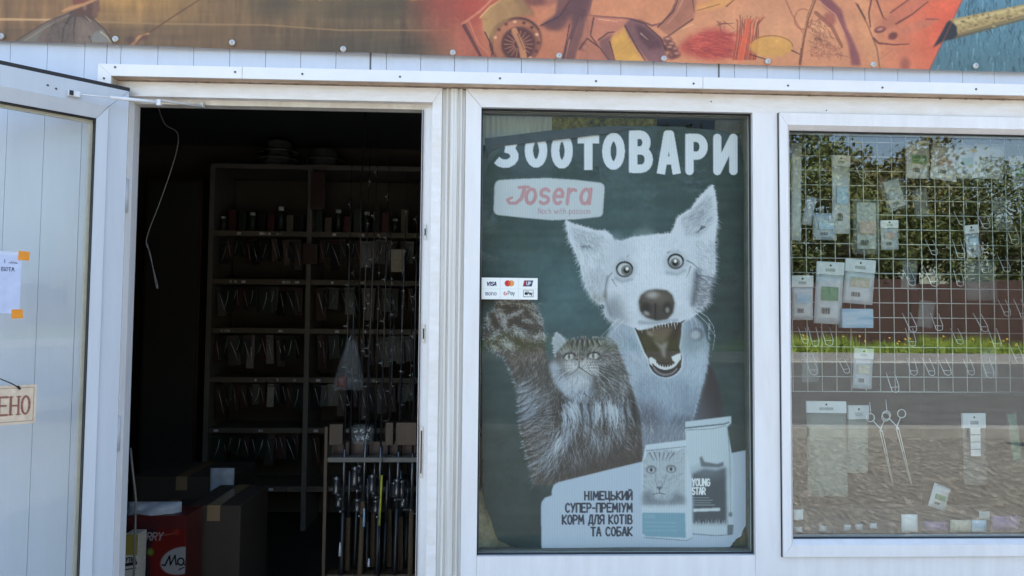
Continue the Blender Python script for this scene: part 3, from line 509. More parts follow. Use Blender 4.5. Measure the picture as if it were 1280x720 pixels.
    for bx, by, an in ((760, 505, 84), (768, 512, 80), (706, 512, 70), (716, 504, 66), (748, 506, 92), (700, 552, 112)):
        for _ in range(22): x, y = bx+rng.normal()*3.4, by+rng.normal()*4; a = math.radians(an+rng.normal()*7); c.line([(x, y), (x+14*math.cos(a), y+14*math.sin(a)), (x+27*math.cos(a+.15), y+27*math.sin(a+.15))], 1.0, .1, (186, 194, 206), .5)
    for bx in (736, 753, 781, 792, 726): c.line([(bx, 506), (bx+3, 530), (bx+1, 556)], 4, .8, (46, 41, 41), .5, 2)
    # paw pads
    c.fur(rng, [(608, 396), (620, 382), (640, 376), (664, 380), (678, 405), (682, 440), (632, 444), (608, 430)], 420, lambda x, y: math.degrees(math.atan2(y-412, x-642)), 7, 1.1, [(150, 152, 156), (110, 104, 98), (60, 52, 46)], .6)
    for px, py, rx, ry in ((634, 386, 10, 9), (655, 387, 11, 9), (618, 402, 8, 9), (640, 404, 11, 9), (660, 402, 8, 9), (622, 430, 8, 6), (650, 432, 15, 12)): c.ell(px, py, rx, ry, (70, 61, 53), .75, .6)
    for x1, y1, x2, y2, n, w in ((621, 388, 631, 401, 46, 5), (633, 397, 652, 389, 26, 3), (630, 400, 632, 412, 16, 3), (641, 410, 655, 420, 40, 6), (626, 424, 640, 436, 46, 6), (609, 394, 612, 410, 22, 4), (610, 425, 622, 416, 20, 4), (652, 398, 664, 402, 12, 3), (665, 388, 676, 402, 22, 4), (660, 424, 678, 420, 24, 5), (644, 377, 668, 384, 30, 4), (622, 378, 640, 377, 24, 4), (614, 432, 622, 438, 16, 3), (676, 414, 680, 424, 16, 3)):
        for _ in range(4*n):
            t = rng.uniform(); x, y = x1+t*(x2-x1)+rng.normal()*w*.6, y1+t*(y2-y1)+rng.normal()*w*.6; a = math.atan2(y2-y1, x2-x1)+rng.normal()*.6
            c.line([(x, y), (x+5.5*math.cos(a), y+5.5*math.sin(a))], .8, .1, (176, 182, 190) if rng.uniform() < .6 else (112, 104, 96), .5)
    c.fur(rng, [(630, 440), (678, 430), (682, 452), (640, 458)], 150, 95, 8, 1, [(64, 54, 46), (120, 108, 96), (150, 146, 142)], .6)
    # ---- pale panel with the slogan and two bags
    PN = (168, 181, 199)
    panel = [(677, 696), (676, 634), (677, 627), (681, 622), (689.5, 619), (689.5, 613), (692, 606), (698, 602.5), (803, 577), (915, 566), (941, 561), (941, 700), (677, 700)]
    c.fill(panel, PN, 1, .4)
    K = (54, 58, 72)
    for t_, x0, x1, y0, y1 in (('НІМЕЦЬКИЙ', 731, 790, 614.6, 624.6), ('СУПЕР-ПРЕМІУМ', 707, 790, 629.4, 639.8), ('КОРМ ДЛЯ КОТІВ', 703, 790, 644, 654.6), ('ТА СОБАК', 739, 790, 659.2, 669.6)):
        write(c, t_, x0, x1, y0, y1, 2.1, K, .42)
    # right bag
    c.fill([(856, 527), (914, 520), (914, 529), (909, 534), (917, 580), (917, 664), (913, 669), (866, 667), (858, 600)], (176, 189, 200), 1, .4)
    c.line([(856, 535), (875, 533), (905, 530), (911, 528)], 2.2, 1.6, (92, 100, 112), .9); c.line([(858, 537.5), (890, 536), (908, 532)], 1, .8, (110, 118, 128), .8); c.line([(909, 534), (912, 570), (913, 640)], 1.2, .8, (128, 138, 148), .8)
    c.fill([(865, 592), (880, 586), (895, 588), (907, 584), (908.5, 655), (866, 655)], (72, 78, 86), .95, 1.5); c.ell(884, 590, 20, 8, (120, 130, 140), .5, .7)
    c.fill([(874, 572), (877, 570), (880, 577), (896, 580), (904, 577), (904, 582), (898, 584), (876, 583)], (92, 98, 106), .9, .8)       # small dog silhouette
    write(c, 'YOUNG', 865, 886.5, 598.4, 607, 1.7, (214, 220, 226), .35); write(c, 'STAR', 865, 881, 609.4, 617.6, 1.7, (214, 220, 226), .35)
    for y, x in ((622, 886), (625, 890), (628, 888), (631, 893)): c.line([(865.5, y), (x, y)], 1, 1, (150, 158, 166), .75)
    c.fill([(866, 635.5), (900, 634.5), (900, 638.5), (866, 639.5)], (196, 204, 212), .95)
    for k in range(26): c.line([(866+k*1.65, 656), (866.5+k*1.65+rng.normal()*.8, 655-rng.uniform(2, 8))], 1.1, .2, (180, 190, 200), .8)
    c.fill([(909, 656), (917, 656), (916, 668), (909, 669)], (96, 104, 112), .9); c.ell(913, 643, 2.4, 3, (96, 108, 112), .9, .4); c.line([(866, 667), (895, 669.5), (915, 668)], 1.4, 1, (104, 114, 126), .8)
    # left bag
    c.fill([(807, 556), (858, 549.5), (858, 562), (864, 600), (865, 672), (858, 675), (806, 671), (802, 668), (802, 580)], (182, 194, 206), 1, .4)
    c.line([(808, 563.5), (830, 561), (857, 558)], 1.4, 1, (110, 118, 130), .8)
    cat2 = [(804, 578), (810, 565), (828, 562), (846, 563), (856, 561), (856, 630), (803, 631)]
    c.fill(cat2, (164, 174, 184), 1, .6)
    c.fur(rng, cat2, 520, lambda x, y: 90+(x-826)*2.4 if y > 590 else -90+(x-826)*1.8, 6, .8, [(120, 128, 138), (188, 196, 206), (90, 96, 106)], .5, .25)
    for k in range(6): c.line([(812+k*6, 566), (818+k*3.4, 576)], 1.8, .5, (84, 90, 100), .75)
    c.fill([(803, 618), (812, 612), (818, 624), (836, 626), (846, 614), (856, 622), (856, 630), (803, 631)], (92, 98, 106), .6, 3)
    for ex, ey in ((814, 587), (838.6, 586)): c.ell(ex, ey, 6, 4.8, (70, 76, 84), .85, .25); c.ell(ex, ey+.4, 4.3, 3.6, (178, 186, 192), .95, .25); c.ell(ex, ey+.2, 1.8, 2.4, (40, 44, 50), .9, .4)
    c.line([(819, 592), (819.5, 603), (823.5, 611)], 1.2, 1, (120, 128, 138), .7); c.line([(833, 592), (830, 603), (825, 611)], 1.2, 1, (120, 128, 138), .7); c.fill([(820, 608.5), (828, 608.5), (824.5, 613)], (84, 90, 98), .9); c.line([(824, 613), (824, 616), (816, 618)], 1.2, .8, (70, 76, 84), .85); c.line([(824, 616), (832, 618)], 1.2, .8, (70, 76, 84), .85)
    c.fill([(803, 641), (856, 641), (857, 672), (808, 670.5), (803, 667)], (118, 152, 170), 1, .6); write(c, 'OOO', 806, 818, 643.5, 647.5, 1, (160, 186, 198), .6, .4)
    for y in (653, 658, 663): c.line([(806, y), (846, y+.3)], .9, .9, (150, 178, 192), .5)
    c.line([(806, 672), (858, 675.5), (865, 672)], 1.3, 1, (110, 122, 136), .7)
    # ribs of the twin-wall board and grain of the print
    v_ = c.a/255; c.a = 255*np.clip(v_+.14*(v_-.40)*np.clip(1-np.abs(v_-.5)*1.2, 0, 1), .05, 1)
    X1 = (np.arange(c.w)+.5)/c.k+c.x0
    c.a *= (1+.026*np.sin(X1*2*np.pi/3.1))[None, :, None]
    c.a += rng.normal(size=c.a.shape[:2]).astype(np.float32)[..., None]*2.2
    c.a = np.clip(c.a, 0, 255)/255
    return c
def banner_canvas():
    rng = np.random.default_rng(21)
    c = Canvas(-140, -120, 1420, 98, 1.6, (118, 90, 62))
    h, w = c.a.shape[:2]; Y, X = np.mgrid[0:h, 0:w]; X = (X/c.k+c.x0).astype(np.float32); Y = (Y/c.k+c.y0).astype(np.float32)
    def mix(m, col): c.a += np.clip(m, 0, 1)[..., None]*(np.array(col, np.float32)-c.a)
    # evening lake on the left, with far bank and its reflection
    mix(np.exp(-((X-165)/70)**2)*np.exp(-((Y+15)/40)**2)*.75, (176, 130, 70)); mix(np.exp(-((X-20)/90)**2)*.4, (140, 98, 66))
    mix(np.clip((X-270)/180, 0, 1)*.7, (92, 78, 60)); mix(np.clip((-Y-5)/50, 0, 1)*.55, (190, 140, 84))
    mix(np.clip((Y-24)/14, 0, 1)*.5*(X < 560), (92, 72, 54)); mix(np.clip((Y-30)/30, 0, 1)*np.clip((X-300)/120, 0, 1)*.6, (72, 64, 52))
    c.noise(rng, .06, 7, 7); c.noise(rng, .04, 2.4, 6); c.noise(rng, .025, 40, .08)
    c.line([(-140, 23), (60, 24.5), (112, 25)], 3.2, 2.6, (196, 156, 116), .75); c.line([(112, 27), (200, 30), (330, 31), (430, 38), (560, 38)], 2.6, 1.8, (150, 118, 82), .6)
    for k in range(60): x = rng.uniform(370, 540); c.line([(x, -2+rng.normal()), (x+rng.uniform(4, 14), -2+rng.normal())], 2, .8, (196, 132, 72), .6)
    for k in range(46): c.ell(rng.uniform(300, 550), rng.uniform(2, 20), rng.uniform(6, 18), rng.uniform(4, 12), [(70, 60, 46), (104, 88, 62), (84, 70, 52)][k % 3], .3, .8)
    # angler seen from behind
    c.fill([(16, 54), (28, 45), (44, 36), (58, 27), (74, 20), (90, 15), (108, 17), (120, 27), (131, 37), (142, 54)], (104, 86, 77), 1, .7); c.fill([(62, 30), (84, 22), (92, 24), (90, 54), (56, 54)], (84, 68, 61), .7, 3); c.fill([(98, 24), (112, 30), (122, 44), (112, 54), (98, 54)], (122, 102, 90), .7, 3); c.fill([(86, 14), (100, 9), (114, 19), (112, 26), (100, 20), (90, 22)], (70, 54, 48), .9, 1)
    c.fill([(18, 54), (34, 45), (56, 31), (66, 26), (50, 40), (44, 54)], (112, 106, 96), .8, 1.5); c.fill([(116, 42), (128, 37), (139, 54), (112, 54)], (120, 117, 116), .9, 1)
    for p, wd in (([(88, 21), (80, 34), (77, 54)], 3.4), ([(94, 22), (92, 38), (93, 54)], 2.2), ([(80, 28), (86, 30)], 1.6), ([(112, 46), (115, 54)], 2.6), ([(70, 26), (58, 46)], 1.4)): c.line(p, wd, wd*.5, (66, 54, 48), .85)
    c.line([(97, 17), (106, 19), (114, 27)], 1.6, 1, (170, 148, 128), .8); c.line([(126, 40), (134, 46), (139, 54)], 2, 1, (176, 160, 130), .8); c.fur(rng, [(60, 30), (110, 22), (130, 50), (50, 52)], 120, 80, 8, 1.2, [(140, 118, 104), (94, 80, 72)], .5)
    c.line([(16, 54), (28, 45), (58, 27), (90, 15)], 1.4, 1.2, (66, 50, 42), .7); c.line([(108, 17), (120, 27), (131, 37), (142, 54)], 1.6, 1.4, (62, 48, 42), .8); c.line([(30, 50), (60, 32), (86, 19)], 2, 1, (150, 130, 112), .5)
    c.fill([(92, 12), (104, 2), (124, -6), (124, 8), (125, 13), (122, 16), (122, 21), (115, 25), (107, 20), (98, 20), (88, 20)], (88, 60, 50), 1, .6); c.fill([(116, 2), (124, -2), (125, 13), (121, 22), (115, 20)], (120, 84, 66), .7, 1.5); c.ell(106, 9, 2.4, 4, (130, 92, 74), .8, .4); c.fill([(88, -14), (120, -16), (124, -3), (106, 4), (92, 8)], (120, 70, 54), 1, .6)
    c.fill([(76, 14), (86, 8), (104, 4), (121, -3), (122, 0), (106, 7), (92, 12), (80, 15)], (178, 128, 88), 1, .5)
    c.line([(168, 56), (185, 42), (215, 22), (258, -6), (330, -60)], 2.6, 1, (96, 64, 44), .95); c.line([(166, 55), (174, 46), (186, 42)], 4.5, 2.2, (176, 126, 86), .9); c.ell(163, 50, 6, 4.5, (84, 60, 50), .9, .4); c.ell(181, 47, 4, 4, (96, 62, 48), .8, .5)
    # drawn tackle on a red ground
    red = [(1290, -150), (1205, -4), (1200, 6), (1157, 98), (500, 98), (500, -150)]
    sl, m, MX, MY = c.mask(red, .6); v = c.a[sl]
    g = np.empty_like(v); g[:] = (186, 122, 90)
    for x0, y0, rx, ry, col, k in ((585, 5, 60, 60, (158, 66, 54), 1), (1190, 30, 70, 90, (205, 84, 60), .95), (940, 30, 150, 50, (196, 138, 104), .9), (820, 0, 90, 45, (192, 126, 92), .9), (640, 70, 80, 50, (166, 96, 72), .8), (700, -90, 400, 60, (178, 92, 68), .8)):
        q = np.exp(-((MX-x0)/rx)**2-((MY-y0)/ry)**2)*k; g += q[..., None]*(np.array(col, np.float32)-g)
    m = m*np.clip((MX-515-.15*MY)/70, 0, 1); m = np.maximum(m, 0); v += m[..., None]*(g-v)
    q = np.clip(1-np.abs(MX-548)/50, 0, 1)*np.clip(1-(MY-5)/70, 0, 1)*.6; v += q[..., None]*(np.array((150, 62, 52), np.float32)-v)
    P, S, K, Lt = (88, 56, 58), (140, 84, 68), (70, 40, 40), (206, 150, 116)
    # multiplier reel
    c.fill([(568, 30), (585, 28), (612, 72), (608, 98), (575, 98)], (160, 88, 70), .8, 2); c.line([(578, 30), (600, 14), (616, -2), (640, -14)], 3, 2.4, (196, 124, 96), .8); c.line([(580, 32), (606, 80)], 5, 3, K, .7); c.line([(586, 26), (598, 55), (610, 66)], 2, 1.2, (190, 120, 92), .7)
    c.fill([(602, 20), (612, 8), (624, 1), (644, -4), (656, 4), (660, 16), (640, 22), (622, 34), (612, 52), (604, 40)], (164, 124, 82), 1, 1.5); c.line([(600, 22), (612, 9), (626, 0)], 2, 1, (206, 164, 112), .8); c.fill([(640, -4), (660, 2), (668, 20), (654, 18)], (120, 82, 62), .8, 2)
    c.ell(645, 52, 33, 30, (92, 56, 48), 1, .05, -.5); c.ell(645.6, 53, 30.5, 28, (160, 100, 74), 1, .06, -.5); c.ell(650, 56, 24, 23, (120, 74, 58), .9, .08, -.4); c.ell(648, 55, 21, 21, (84, 48, 44), 1, .08, -.4)
    for k in range(18): a = k*.349; c.line([(648+6*math.cos(a), 55+6*math.sin(a)), (648+18*math.cos(a), 55+17*math.sin(a))], 1.6, 1, (166, 108, 84), .8)
    for k in range(10): a = -2.9+k*.42; c.ell(645.5+27.5*math.cos(a), 52.5+25.5*math.sin(a), 2.2, 1.9, (84, 48, 42) if k % 3 else (214, 160, 124), .9, .4)
    c.line([(643, 38), (652, 58), (656, 76)], 7, 8, (172, 116, 84), 1); c.line([(647, 42), (655, 62)], 1.4, 1, (104, 62, 50), .8); c.line(arc(645, 52, 33, 30, 150, 330, 16), 1.6, 1.4, (70, 40, 38), .8)
    c.fill([(655, -8), (680, 8), (690, 6), (712, -8), (690, -30)], (150, 92, 76), .9, 2); c.ell(668, 0, 13, 7, (110, 64, 60), .8, .3, .2); c.fill([(676, 31), (692, 22), (710, 4), (722, -10), (738, -6), (730, 20), (722, 34), (700, 38), (686, 38)], P, .85, 2.5)
    c.fill([(700, 40), (714, 20), (722, 40), (710, 74), (698, 74)], (176, 108, 84), .8, 3); c.line([(730, 14), (716, 40), (708, 62), (702, 80)], 6, 4, (92, 60, 60), .9); c.line([(726, 22), (718, 44), (710, 70)], 1.6, 1, Lt, .8); c.line([(712, 30), (708, 52), (703, 74)], 1.6, 1, K, .9); c.line([(740, -10), (734, 20), (736, 44)], 6, 3, (110, 72, 72), .8)
    # wobbler with yellow belly and scoop
    c.line([(732, 19), (752, 21), (782, 23), (800, 26), (815, 32), (828, 29), (840, 14), (848, -6), (852, -40)], 2.6, 2.4, (112, 68, 66), .9)
    c.fill([(734, 21), (784, 25), (800, 40), (812, 78), (722, 80), (728, 50)], (186, 122, 98), .75, 2); c.fill([(762, 46), (775, 40), (781, 32), (788, 46), (796, 62), (806, 82), (768, 82)], (196, 144, 70), .95, 3)
    c.fill([(748, 50), (758, 41), (767, 40), (762, 52), (770, 84), (756, 84)], (112, 74, 72), .9, 1); c.fill([(780, 30), (788, 23), (806, 30), (826, 47), (833, 62), (830, 82), (814, 82), (798, 62), (786, 46)], (118, 80, 80), 1, 1); c.fill([(793, 30), (808, 36), (826, 50), (828, 60), (812, 62), (800, 50)], (86, 54, 56), .9, 2)
    c.line([(801, 42), (810, 50)], 2, .6, (176, 140, 128), .8); c.line([(781, 32), (796, 60), (810, 82)], 2.2, 1.4, (84, 50, 52), .9); c.fill([(722, 60), (732, 48), (748, 60), (760, 76), (724, 78)], (176, 116, 92), .8, 2); c.ell(729, 58, 5, 6, (84, 50, 48), .9, .3); c.ell(731, 59, 2.4, 3, (196, 150, 128), .9, .4)
    c.fill([(848, -30), (866, -12), (866, 24), (834, 44), (822, 34), (842, 14)], (178, 118, 92), .7, 2); c.line([(866, 30), (832, 44)], 1.6, 1.2, (210, 154, 120), .8)
    for p in ((834, 50), (838, 56), (842, 62), (840, 70), (836, 60), (845, 68)): c.ell(p[0], p[1], 6, 4.5, (100, 58, 54), .85, .3); c.ell(p[0]+1, p[1]-1.5, 3, 1.4, (200, 148, 124), .7, .5)
    # darker modelling of reel foot, bail arm, lure and scoop
    for poly, col, al, so in (([(700, -20), (742, -20), (736, 10), (730, 40), (716, 82), (700, 82), (712, 44), (716, 16), (690, 32), (676, 32), (694, 18)], (92, 60, 62), .75, 1.2), ([(736, 12), (744, 22), (742, 46), (752, 62), (760, 80), (722, 80), (724, 56), (730, 40)], (158, 98, 80), .7, 1.5), ([(822, 33), (842, 14), (850, -10), (872, -10), (868, 22), (836, 46)], (150, 96, 78), .8, 1.2), ([(734, 20), (760, 23), (784, 26), (778, 34), (768, 42), (746, 52), (738, 40)], (172, 108, 88), .8, 1.2), ([(604, 24), (622, 4), (652, 0), (668, 18), (640, 22), (622, 36), (614, 56)], (150, 112, 74), .7, 1.2)):
        c.fill(poly, col, al, so)
    for pts in ([(606, 40), (616, 60), (612, 82)], [(676, 32), (700, 20), (718, -8)], [(742, 22), (738, 44), (748, 58)], [(822, 34), (842, 14), (850, -8)], [(866, 24), (834, 46)], [(748, 50), (760, 41), (768, 40)], [(762, 52), (770, 82)], [(832, 62), (826, 48), (806, 30), (788, 24)], [(724, 62), (734, 48), (750, 60), (762, 76)]): c.line(pts, 1.8, 1.1, (66, 38, 38), .85)
    c.line([(748, 24), (772, 27)], 1.4, .8, (212, 160, 130), .7); c.line([(856, -6), (846, 16), (834, 30)], 2, 1, (196, 138, 110), .7); c.line([(712, 50), (706, 76)], 2, 1, (190, 124, 100), .7)
    # red skirt lure and its feathers
    c.fill([(848, 58), (862, 44), (872, 42), (880, 36), (900, 34), (918, 44), (916, 70), (890, 76), (862, 70), (850, 66)], (164, 64, 58), .8, 4); c.fur(rng, [(850, 56), (876, 40), (914, 42), (914, 72), (866, 70)], 240, 5, 22, 1.4, [(182, 70, 58), (146, 50, 52), (120, 46, 48), (200, 100, 76)], .6, .25)
    for k in range(22):
        x = 922+k*1.35; c.line([(x-6, 74), (x-2, 50), (x+rng.normal()*1.5, 30), (x+k*.35-2, 18+rng.uniform(0, 8))], 1.8, .8, [(190, 82, 60), (120, 60, 50), (206, 104, 74), (88, 52, 46)][k % 4], .85)
    c.line([(926, 72), (936, 26)], 9, 6, (206, 92, 64), .75)
    for k in range(9): c.line([(900+rng.uniform(-8, 12), 26+rng.uniform(0, 8)), (908+rng.uniform(-8, 14), 28+rng.uniform(0, 14))], 1, .5, (110, 56, 52), .7)
    c.fill([(868, 8), (905, -4), (922, 0), (906, 8), (884, 13), (872, 14)], (206, 146, 82), .7, 2); c.line([(872, 13), (900, 5)], 1.2, 1, (120, 76, 54), .7); c.line([(864, -10), (868, 14)], 2.4, 1, (100, 56, 54), .8); c.line([(908, 8), (922, -4)], 2, 1, (110, 60, 50), .8)
    c.fill(arc(964, 58, 27, 13.5, 0, 360, 18), (198, 146, 74), .8, 1.5); c.line(arc(964, 58, 27, 13.5, 200, 360, 12), 1.4, 1.2, (134, 86, 50), .8); c.line([(938, 68), (958, 74), (962, 76)], 1.6, 1, K, .7); c.line([(990, 63), (1000, 68)], 2, 1, K, .8)
    # rod with rings, twigs, treble hooks
    c.line([(1022, -10), (1010, 22), (1004, 50), (1000, 80)], 4, 3.4, (118, 70, 52), .95); c.line([(1020, -6), (1008, 26), (1001, 60)], 1, .8, (206, 150, 112), .8)
    c.fur(rng, [(1008, 24), (1024, 22), (1042, 46), (1036, 56), (1012, 44)], 110, 50, 7, 1.6, [(206, 156, 116), (150, 92, 66), (110, 62, 50)], .8); c.line(arc(1004, 24, 11, 13, 0, 300, 12), 2, 1.4, (150, 92, 70), .8)
    c.fur(rng, [(1012, 44), (1036, 50), (1060, 70), (1012, 72)], 150, 30, 8, 1.5, [(110, 62, 52), (150, 86, 66), (196, 140, 108)], .8, .9)
    c.line([(1020, 16), (1040, 34), (1052, 58)], 5, 4, (122, 72, 56), .7); c.fill([(1020, -6), (1036, -4), (1052, 12), (1058, 34), (1066, 50), (1074, 70), (1076, 82), (1064, 82), (1060, 54), (1046, 22), (1030, 8)], (120, 68, 72), .9, 1.2)
    c.line([(1024, 2), (1044, 18), (1056, 44)], 1.4, 1, Lt, .7); c.ell(1037, 24, 7, 9, (140, 78, 68), .8, .3, -.5)
    c.line([(978, -10), (990, 18), (1004, 42)], 2, 1.4, (150, 84, 66), .7); c.fill([(1068, -10), (1080, -10), (1100, 60), (1102, 90), (1090, 90), (1076, 50)], (200, 140, 100), .6, 2); c.line([(1070, 4), (1084, 30), (1096, 60), (1100, 88)], 2.2, 2, (128, 78, 60), .7)
    for p in ([(1092, -14), (1086, 16), (1088, 34)], [(1092, -10), (1104, 22), (1108, 25)], [(1072, 6), (1082, 24)]): c.line(p, 2.4, 1.6, (92, 52, 46), .85)
    c.fill([(1113, 16), (1136, -2), (1164, -18), (1174, -14), (1154, 8), (1121, 30), (1112, 26)], (186, 106, 82), .8, 1.5); c.line([(1113, 16), (1138, -2), (1164, -18)], 2, 1.6, (116, 62, 52), .85); c.line([(1120, 30), (1140, 18), (1160, 2)], 2.6, 1.4, (100, 54, 48), .85)
    c.fill([(1124, 38), (1146, 26), (1166, 23), (1176, 24), (1160, 34), (1130, 44)], (176, 106, 82), .7, 2); c.line([(1158, 24), (1174, 24)], 2.4, 1, (140, 66, 56), .8); c.ell(1100, 37, 7.5, 4, (110, 56, 56), .95, .25, -.25); c.ell(1100, 36.6, 4, 1.8, (190, 130, 112), .9, .4, -.25); c.ell(1116, 45, 6, 4.5, (104, 54, 50), .95, .3, -.4); c.ell(1110, 28, 10, 7, (170, 100, 80), .7, .5)
    c.line([(1092, 48), (1098, 54), (1118, 56), (1136, 55)], 3, 1.4, (112, 60, 52), .9); c.line([(1116, 62), (1100, 74)], 1, .8, (150, 96, 76), .6); c.ell(1131, 80, 6, 8, (140, 78, 66), .8, .5)
    sl, m, MX, MY = c.mask(red, .6); sub = c.a[sl]; n0 = sub.copy(); c.noise(rng, .02, 3, 1, sl); c.noise(rng, .03, 14, 1, sl)
    # blue boards with a cork rod grip on the right
    bl = [(1290, -150), (1206, -4), (1199, 8), (1157, 98), (1430, 98), (1430, -150)]
    sl, m, MX, MY = c.mask(bl, .5); v = c.a[sl]; v += m[..., None]*(np.array((84, 118, 136), np.float32)-v)
    v += (m*np.clip((12-MY)/30, 0, 1)*np.clip(1-(MX-1190)/130, 0, 1)*.8)[..., None]*(np.array((100, 150, 186), np.float32)-v); v += (m*np.clip((MY-40)/40, 0, 1)*.45)[..., None]*(np.array((74, 96, 102), np.float32)-v)
    for k in range(1500):
        x, y = rng.uniform(1150, 1420), rng.uniform(-120, 98)
        if Canvas.inside(np.array([x]), np.array([y]), bl)[0]: L = rng.uniform(5, 22); c.line([(x, y), (x+rng.normal()*1.4, y+L*.5), (x+rng.normal()*2, y+L)], rng.uniform(.9, 2.2), .2, [(40, 54, 60), (58, 80, 92), (120, 158, 172), (52, 84, 96), (66, 96, 112)][rng.integers(5)], .6)
    c.line([(1194, 36), (1240, 25), (1290, 13), (1430, -22)], 25, 15, (92, 82, 60), .8, 1.5); c.line([(1194, 34), (1240, 23.5), (1290, 11.5), (1430, -24)], 22, 13, (160, 138, 94), 1, 1); c.line([(1196, 28), (1240, 18), (1290, 7)], 5, 3, (196, 178, 130), .6, 2); c.line([(1198, 44), (1240, 32), (1290, 17)], 5, 3, (96, 80, 56), .6, 2)
    for k in range(130): t = rng.uniform(); x = 1195+t*100; c.ell(x, 34-(x-1194)*.24+rng.normal()*4.5, rng.uniform(.8, 2.4), rng.uniform(.6, 1.4), [(104, 84, 56), (186, 166, 116), (130, 106, 72)][rng.integers(3)], .7, .5)
    c.fill([(1166, 60), (1174, 46), (1184, 28), (1188, 25), (1196, 33), (1197, 44), (1191, 49), (1180, 51)], (44, 42, 46), 1, .7)
    c.line([(1157, 98), (1200, 6), (1207, -6), (1290, -150)], 1.6, 1.6, (150, 70, 58), .6)
    c.a += rng.normal(size=c.a.shape[:2]).astype(np.float32)[..., None]*2
    c.a = np.clip(c.a, 0, 255)/255
    return c
# ------------------------------------------------------------------ ground outside
def flat(name, x0, x1, y0, y1, z, m, nx=1, ny=1):
    vs = [(x0+(x1-x0)*i/nx, y0+(y1-y0)*j/ny, z) for j in range(ny+1) for i in range(nx+1)]
    fs = [(j*(nx+1)+i, j*(nx+1)+i+1, (j+1)*(nx+1)+i+1, (j+1)*(nx+1)+i) for j in range(ny) for i in range(nx)]
    return tag(MB().add(vs, fs).build(name, m), kind='structure')
gravel = mat('trodden gravel and litter', (.37, .35, .315), .95, col2=(.15, .14, .12), vscale=36, bump=1., bscale=60)
asphalt = mat('worn grey asphalt', (.20, .20, .195), .9, var=.35, vscale=2.2, bump=.3, bscale=90)
paving = mat('pale paving', (.36, .35, .34), .9, var=.25, vscale=3)
soil = mat('dry soil', (.16, .12, .07), .95, var=.4, vscale=2)
kerbm = mat('concrete kerb', (.42, .41, .39), .9, var=.3, vscale=5, bump=.3)
flat('ground', -300, 300, -300, 300, -.012, soil)
flat('gravel_verge', -60, 90, -6.7, -1.3, .0, gravel); flat('shop_pavement', -60, 90, -1.3, -.06, .004, paving)
flat('road', -90, 120, -25, -6.95, -.008+.004, asphalt); flat('far_pavement', -90, 120, -33, -25.2, .1, paving)
for nm, y0, y1, x0 in (('kerb', -6.95, -6.7, -20), ('kerb', -25.2, -25, -10)):
    for k in range(30):
        tag(MB().box(x0+k*2+.006, x0+k*2+1.994, y0, y1, -.1, .12, .015).build('kerb', kerbm), kind='structure')
# ------------------------------------------------------------------ the shop building
shop = tag(empty('shop_building', (0, 0, 0)), 'small white shop with plastic panel facade, open doorway and display windows', 'building')
BX0, BX1, BD, BH = -3.3, 3.3, 3.1, 2.78
w = MB()                                   # carcass behind the panels, with openings for door and windows
for x0, x1, z0, z1 in ((BX0, -1.09, 0, BH), (-1.09, 1.887, 2.066, BH), (1.887, BX1, 0, BH)): w.box(x0, x1, -.02, .10, z0, z1)
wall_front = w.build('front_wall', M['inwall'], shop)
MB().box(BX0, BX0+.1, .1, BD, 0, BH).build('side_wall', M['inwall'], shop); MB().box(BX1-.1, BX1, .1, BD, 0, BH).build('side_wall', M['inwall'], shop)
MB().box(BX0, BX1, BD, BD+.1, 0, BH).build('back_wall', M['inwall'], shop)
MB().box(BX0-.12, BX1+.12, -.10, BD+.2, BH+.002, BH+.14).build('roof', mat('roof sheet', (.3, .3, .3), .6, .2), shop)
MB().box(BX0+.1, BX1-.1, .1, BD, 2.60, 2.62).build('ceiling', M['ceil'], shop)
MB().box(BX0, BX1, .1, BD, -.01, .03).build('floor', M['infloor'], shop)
# siding panels: each 10 cm board is a piece
def siding(x0, x1, z0, z1):
    g = .0007; m_ = .5*(x0+x1); b = MB()
    b.hexa([(x0+g, -.035, z0), (x1-g, -.035, z0), (x1-g, -.035, z1), (x0+g, -.035, z1), (x0+g-.0006, -.0205, z0), (x1-g+.0006, -.0205, z0), (x1-g+.0006, -.0205, z1), (x0+g-.0006, -.0205, z1)])
    return b.build('siding_panel', M['siding'], wall_front)
edges = [-1.374, -1.269, -1.163, -1.06, -.954, -.851, -.747, -.643, -.541, -.438, -.338, -.29, -.189, -.089, .010, .110, .210, .309, .408, .507, .607, .704, .753, .853, .952, 1.055, 1.154, 1.256, 1.355, 1.458, 1.558]
edges = [edges[0]-.104*k for k in range(18, 0, -1)]+edges+[edges[-1]+.1*k for k in range(1, 18)]
ztop = BH-.01
for a, b in zip(edges, edges[1:]):
    if b-a < .06 or True:
        jo = .0025 if abs(a+.338) < .001 or abs(a-.704) < .001 else 0
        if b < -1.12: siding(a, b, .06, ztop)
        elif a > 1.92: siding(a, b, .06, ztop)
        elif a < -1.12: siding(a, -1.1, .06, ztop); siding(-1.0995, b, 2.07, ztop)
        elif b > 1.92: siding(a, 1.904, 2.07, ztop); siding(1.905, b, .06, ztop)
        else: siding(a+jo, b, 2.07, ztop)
for x in (-.338, .704): MB().box(x-.0016, x+.0036, -.0356, -.0208, 2.0705, ztop).build('panel_joint', M['joint'], wall_front)
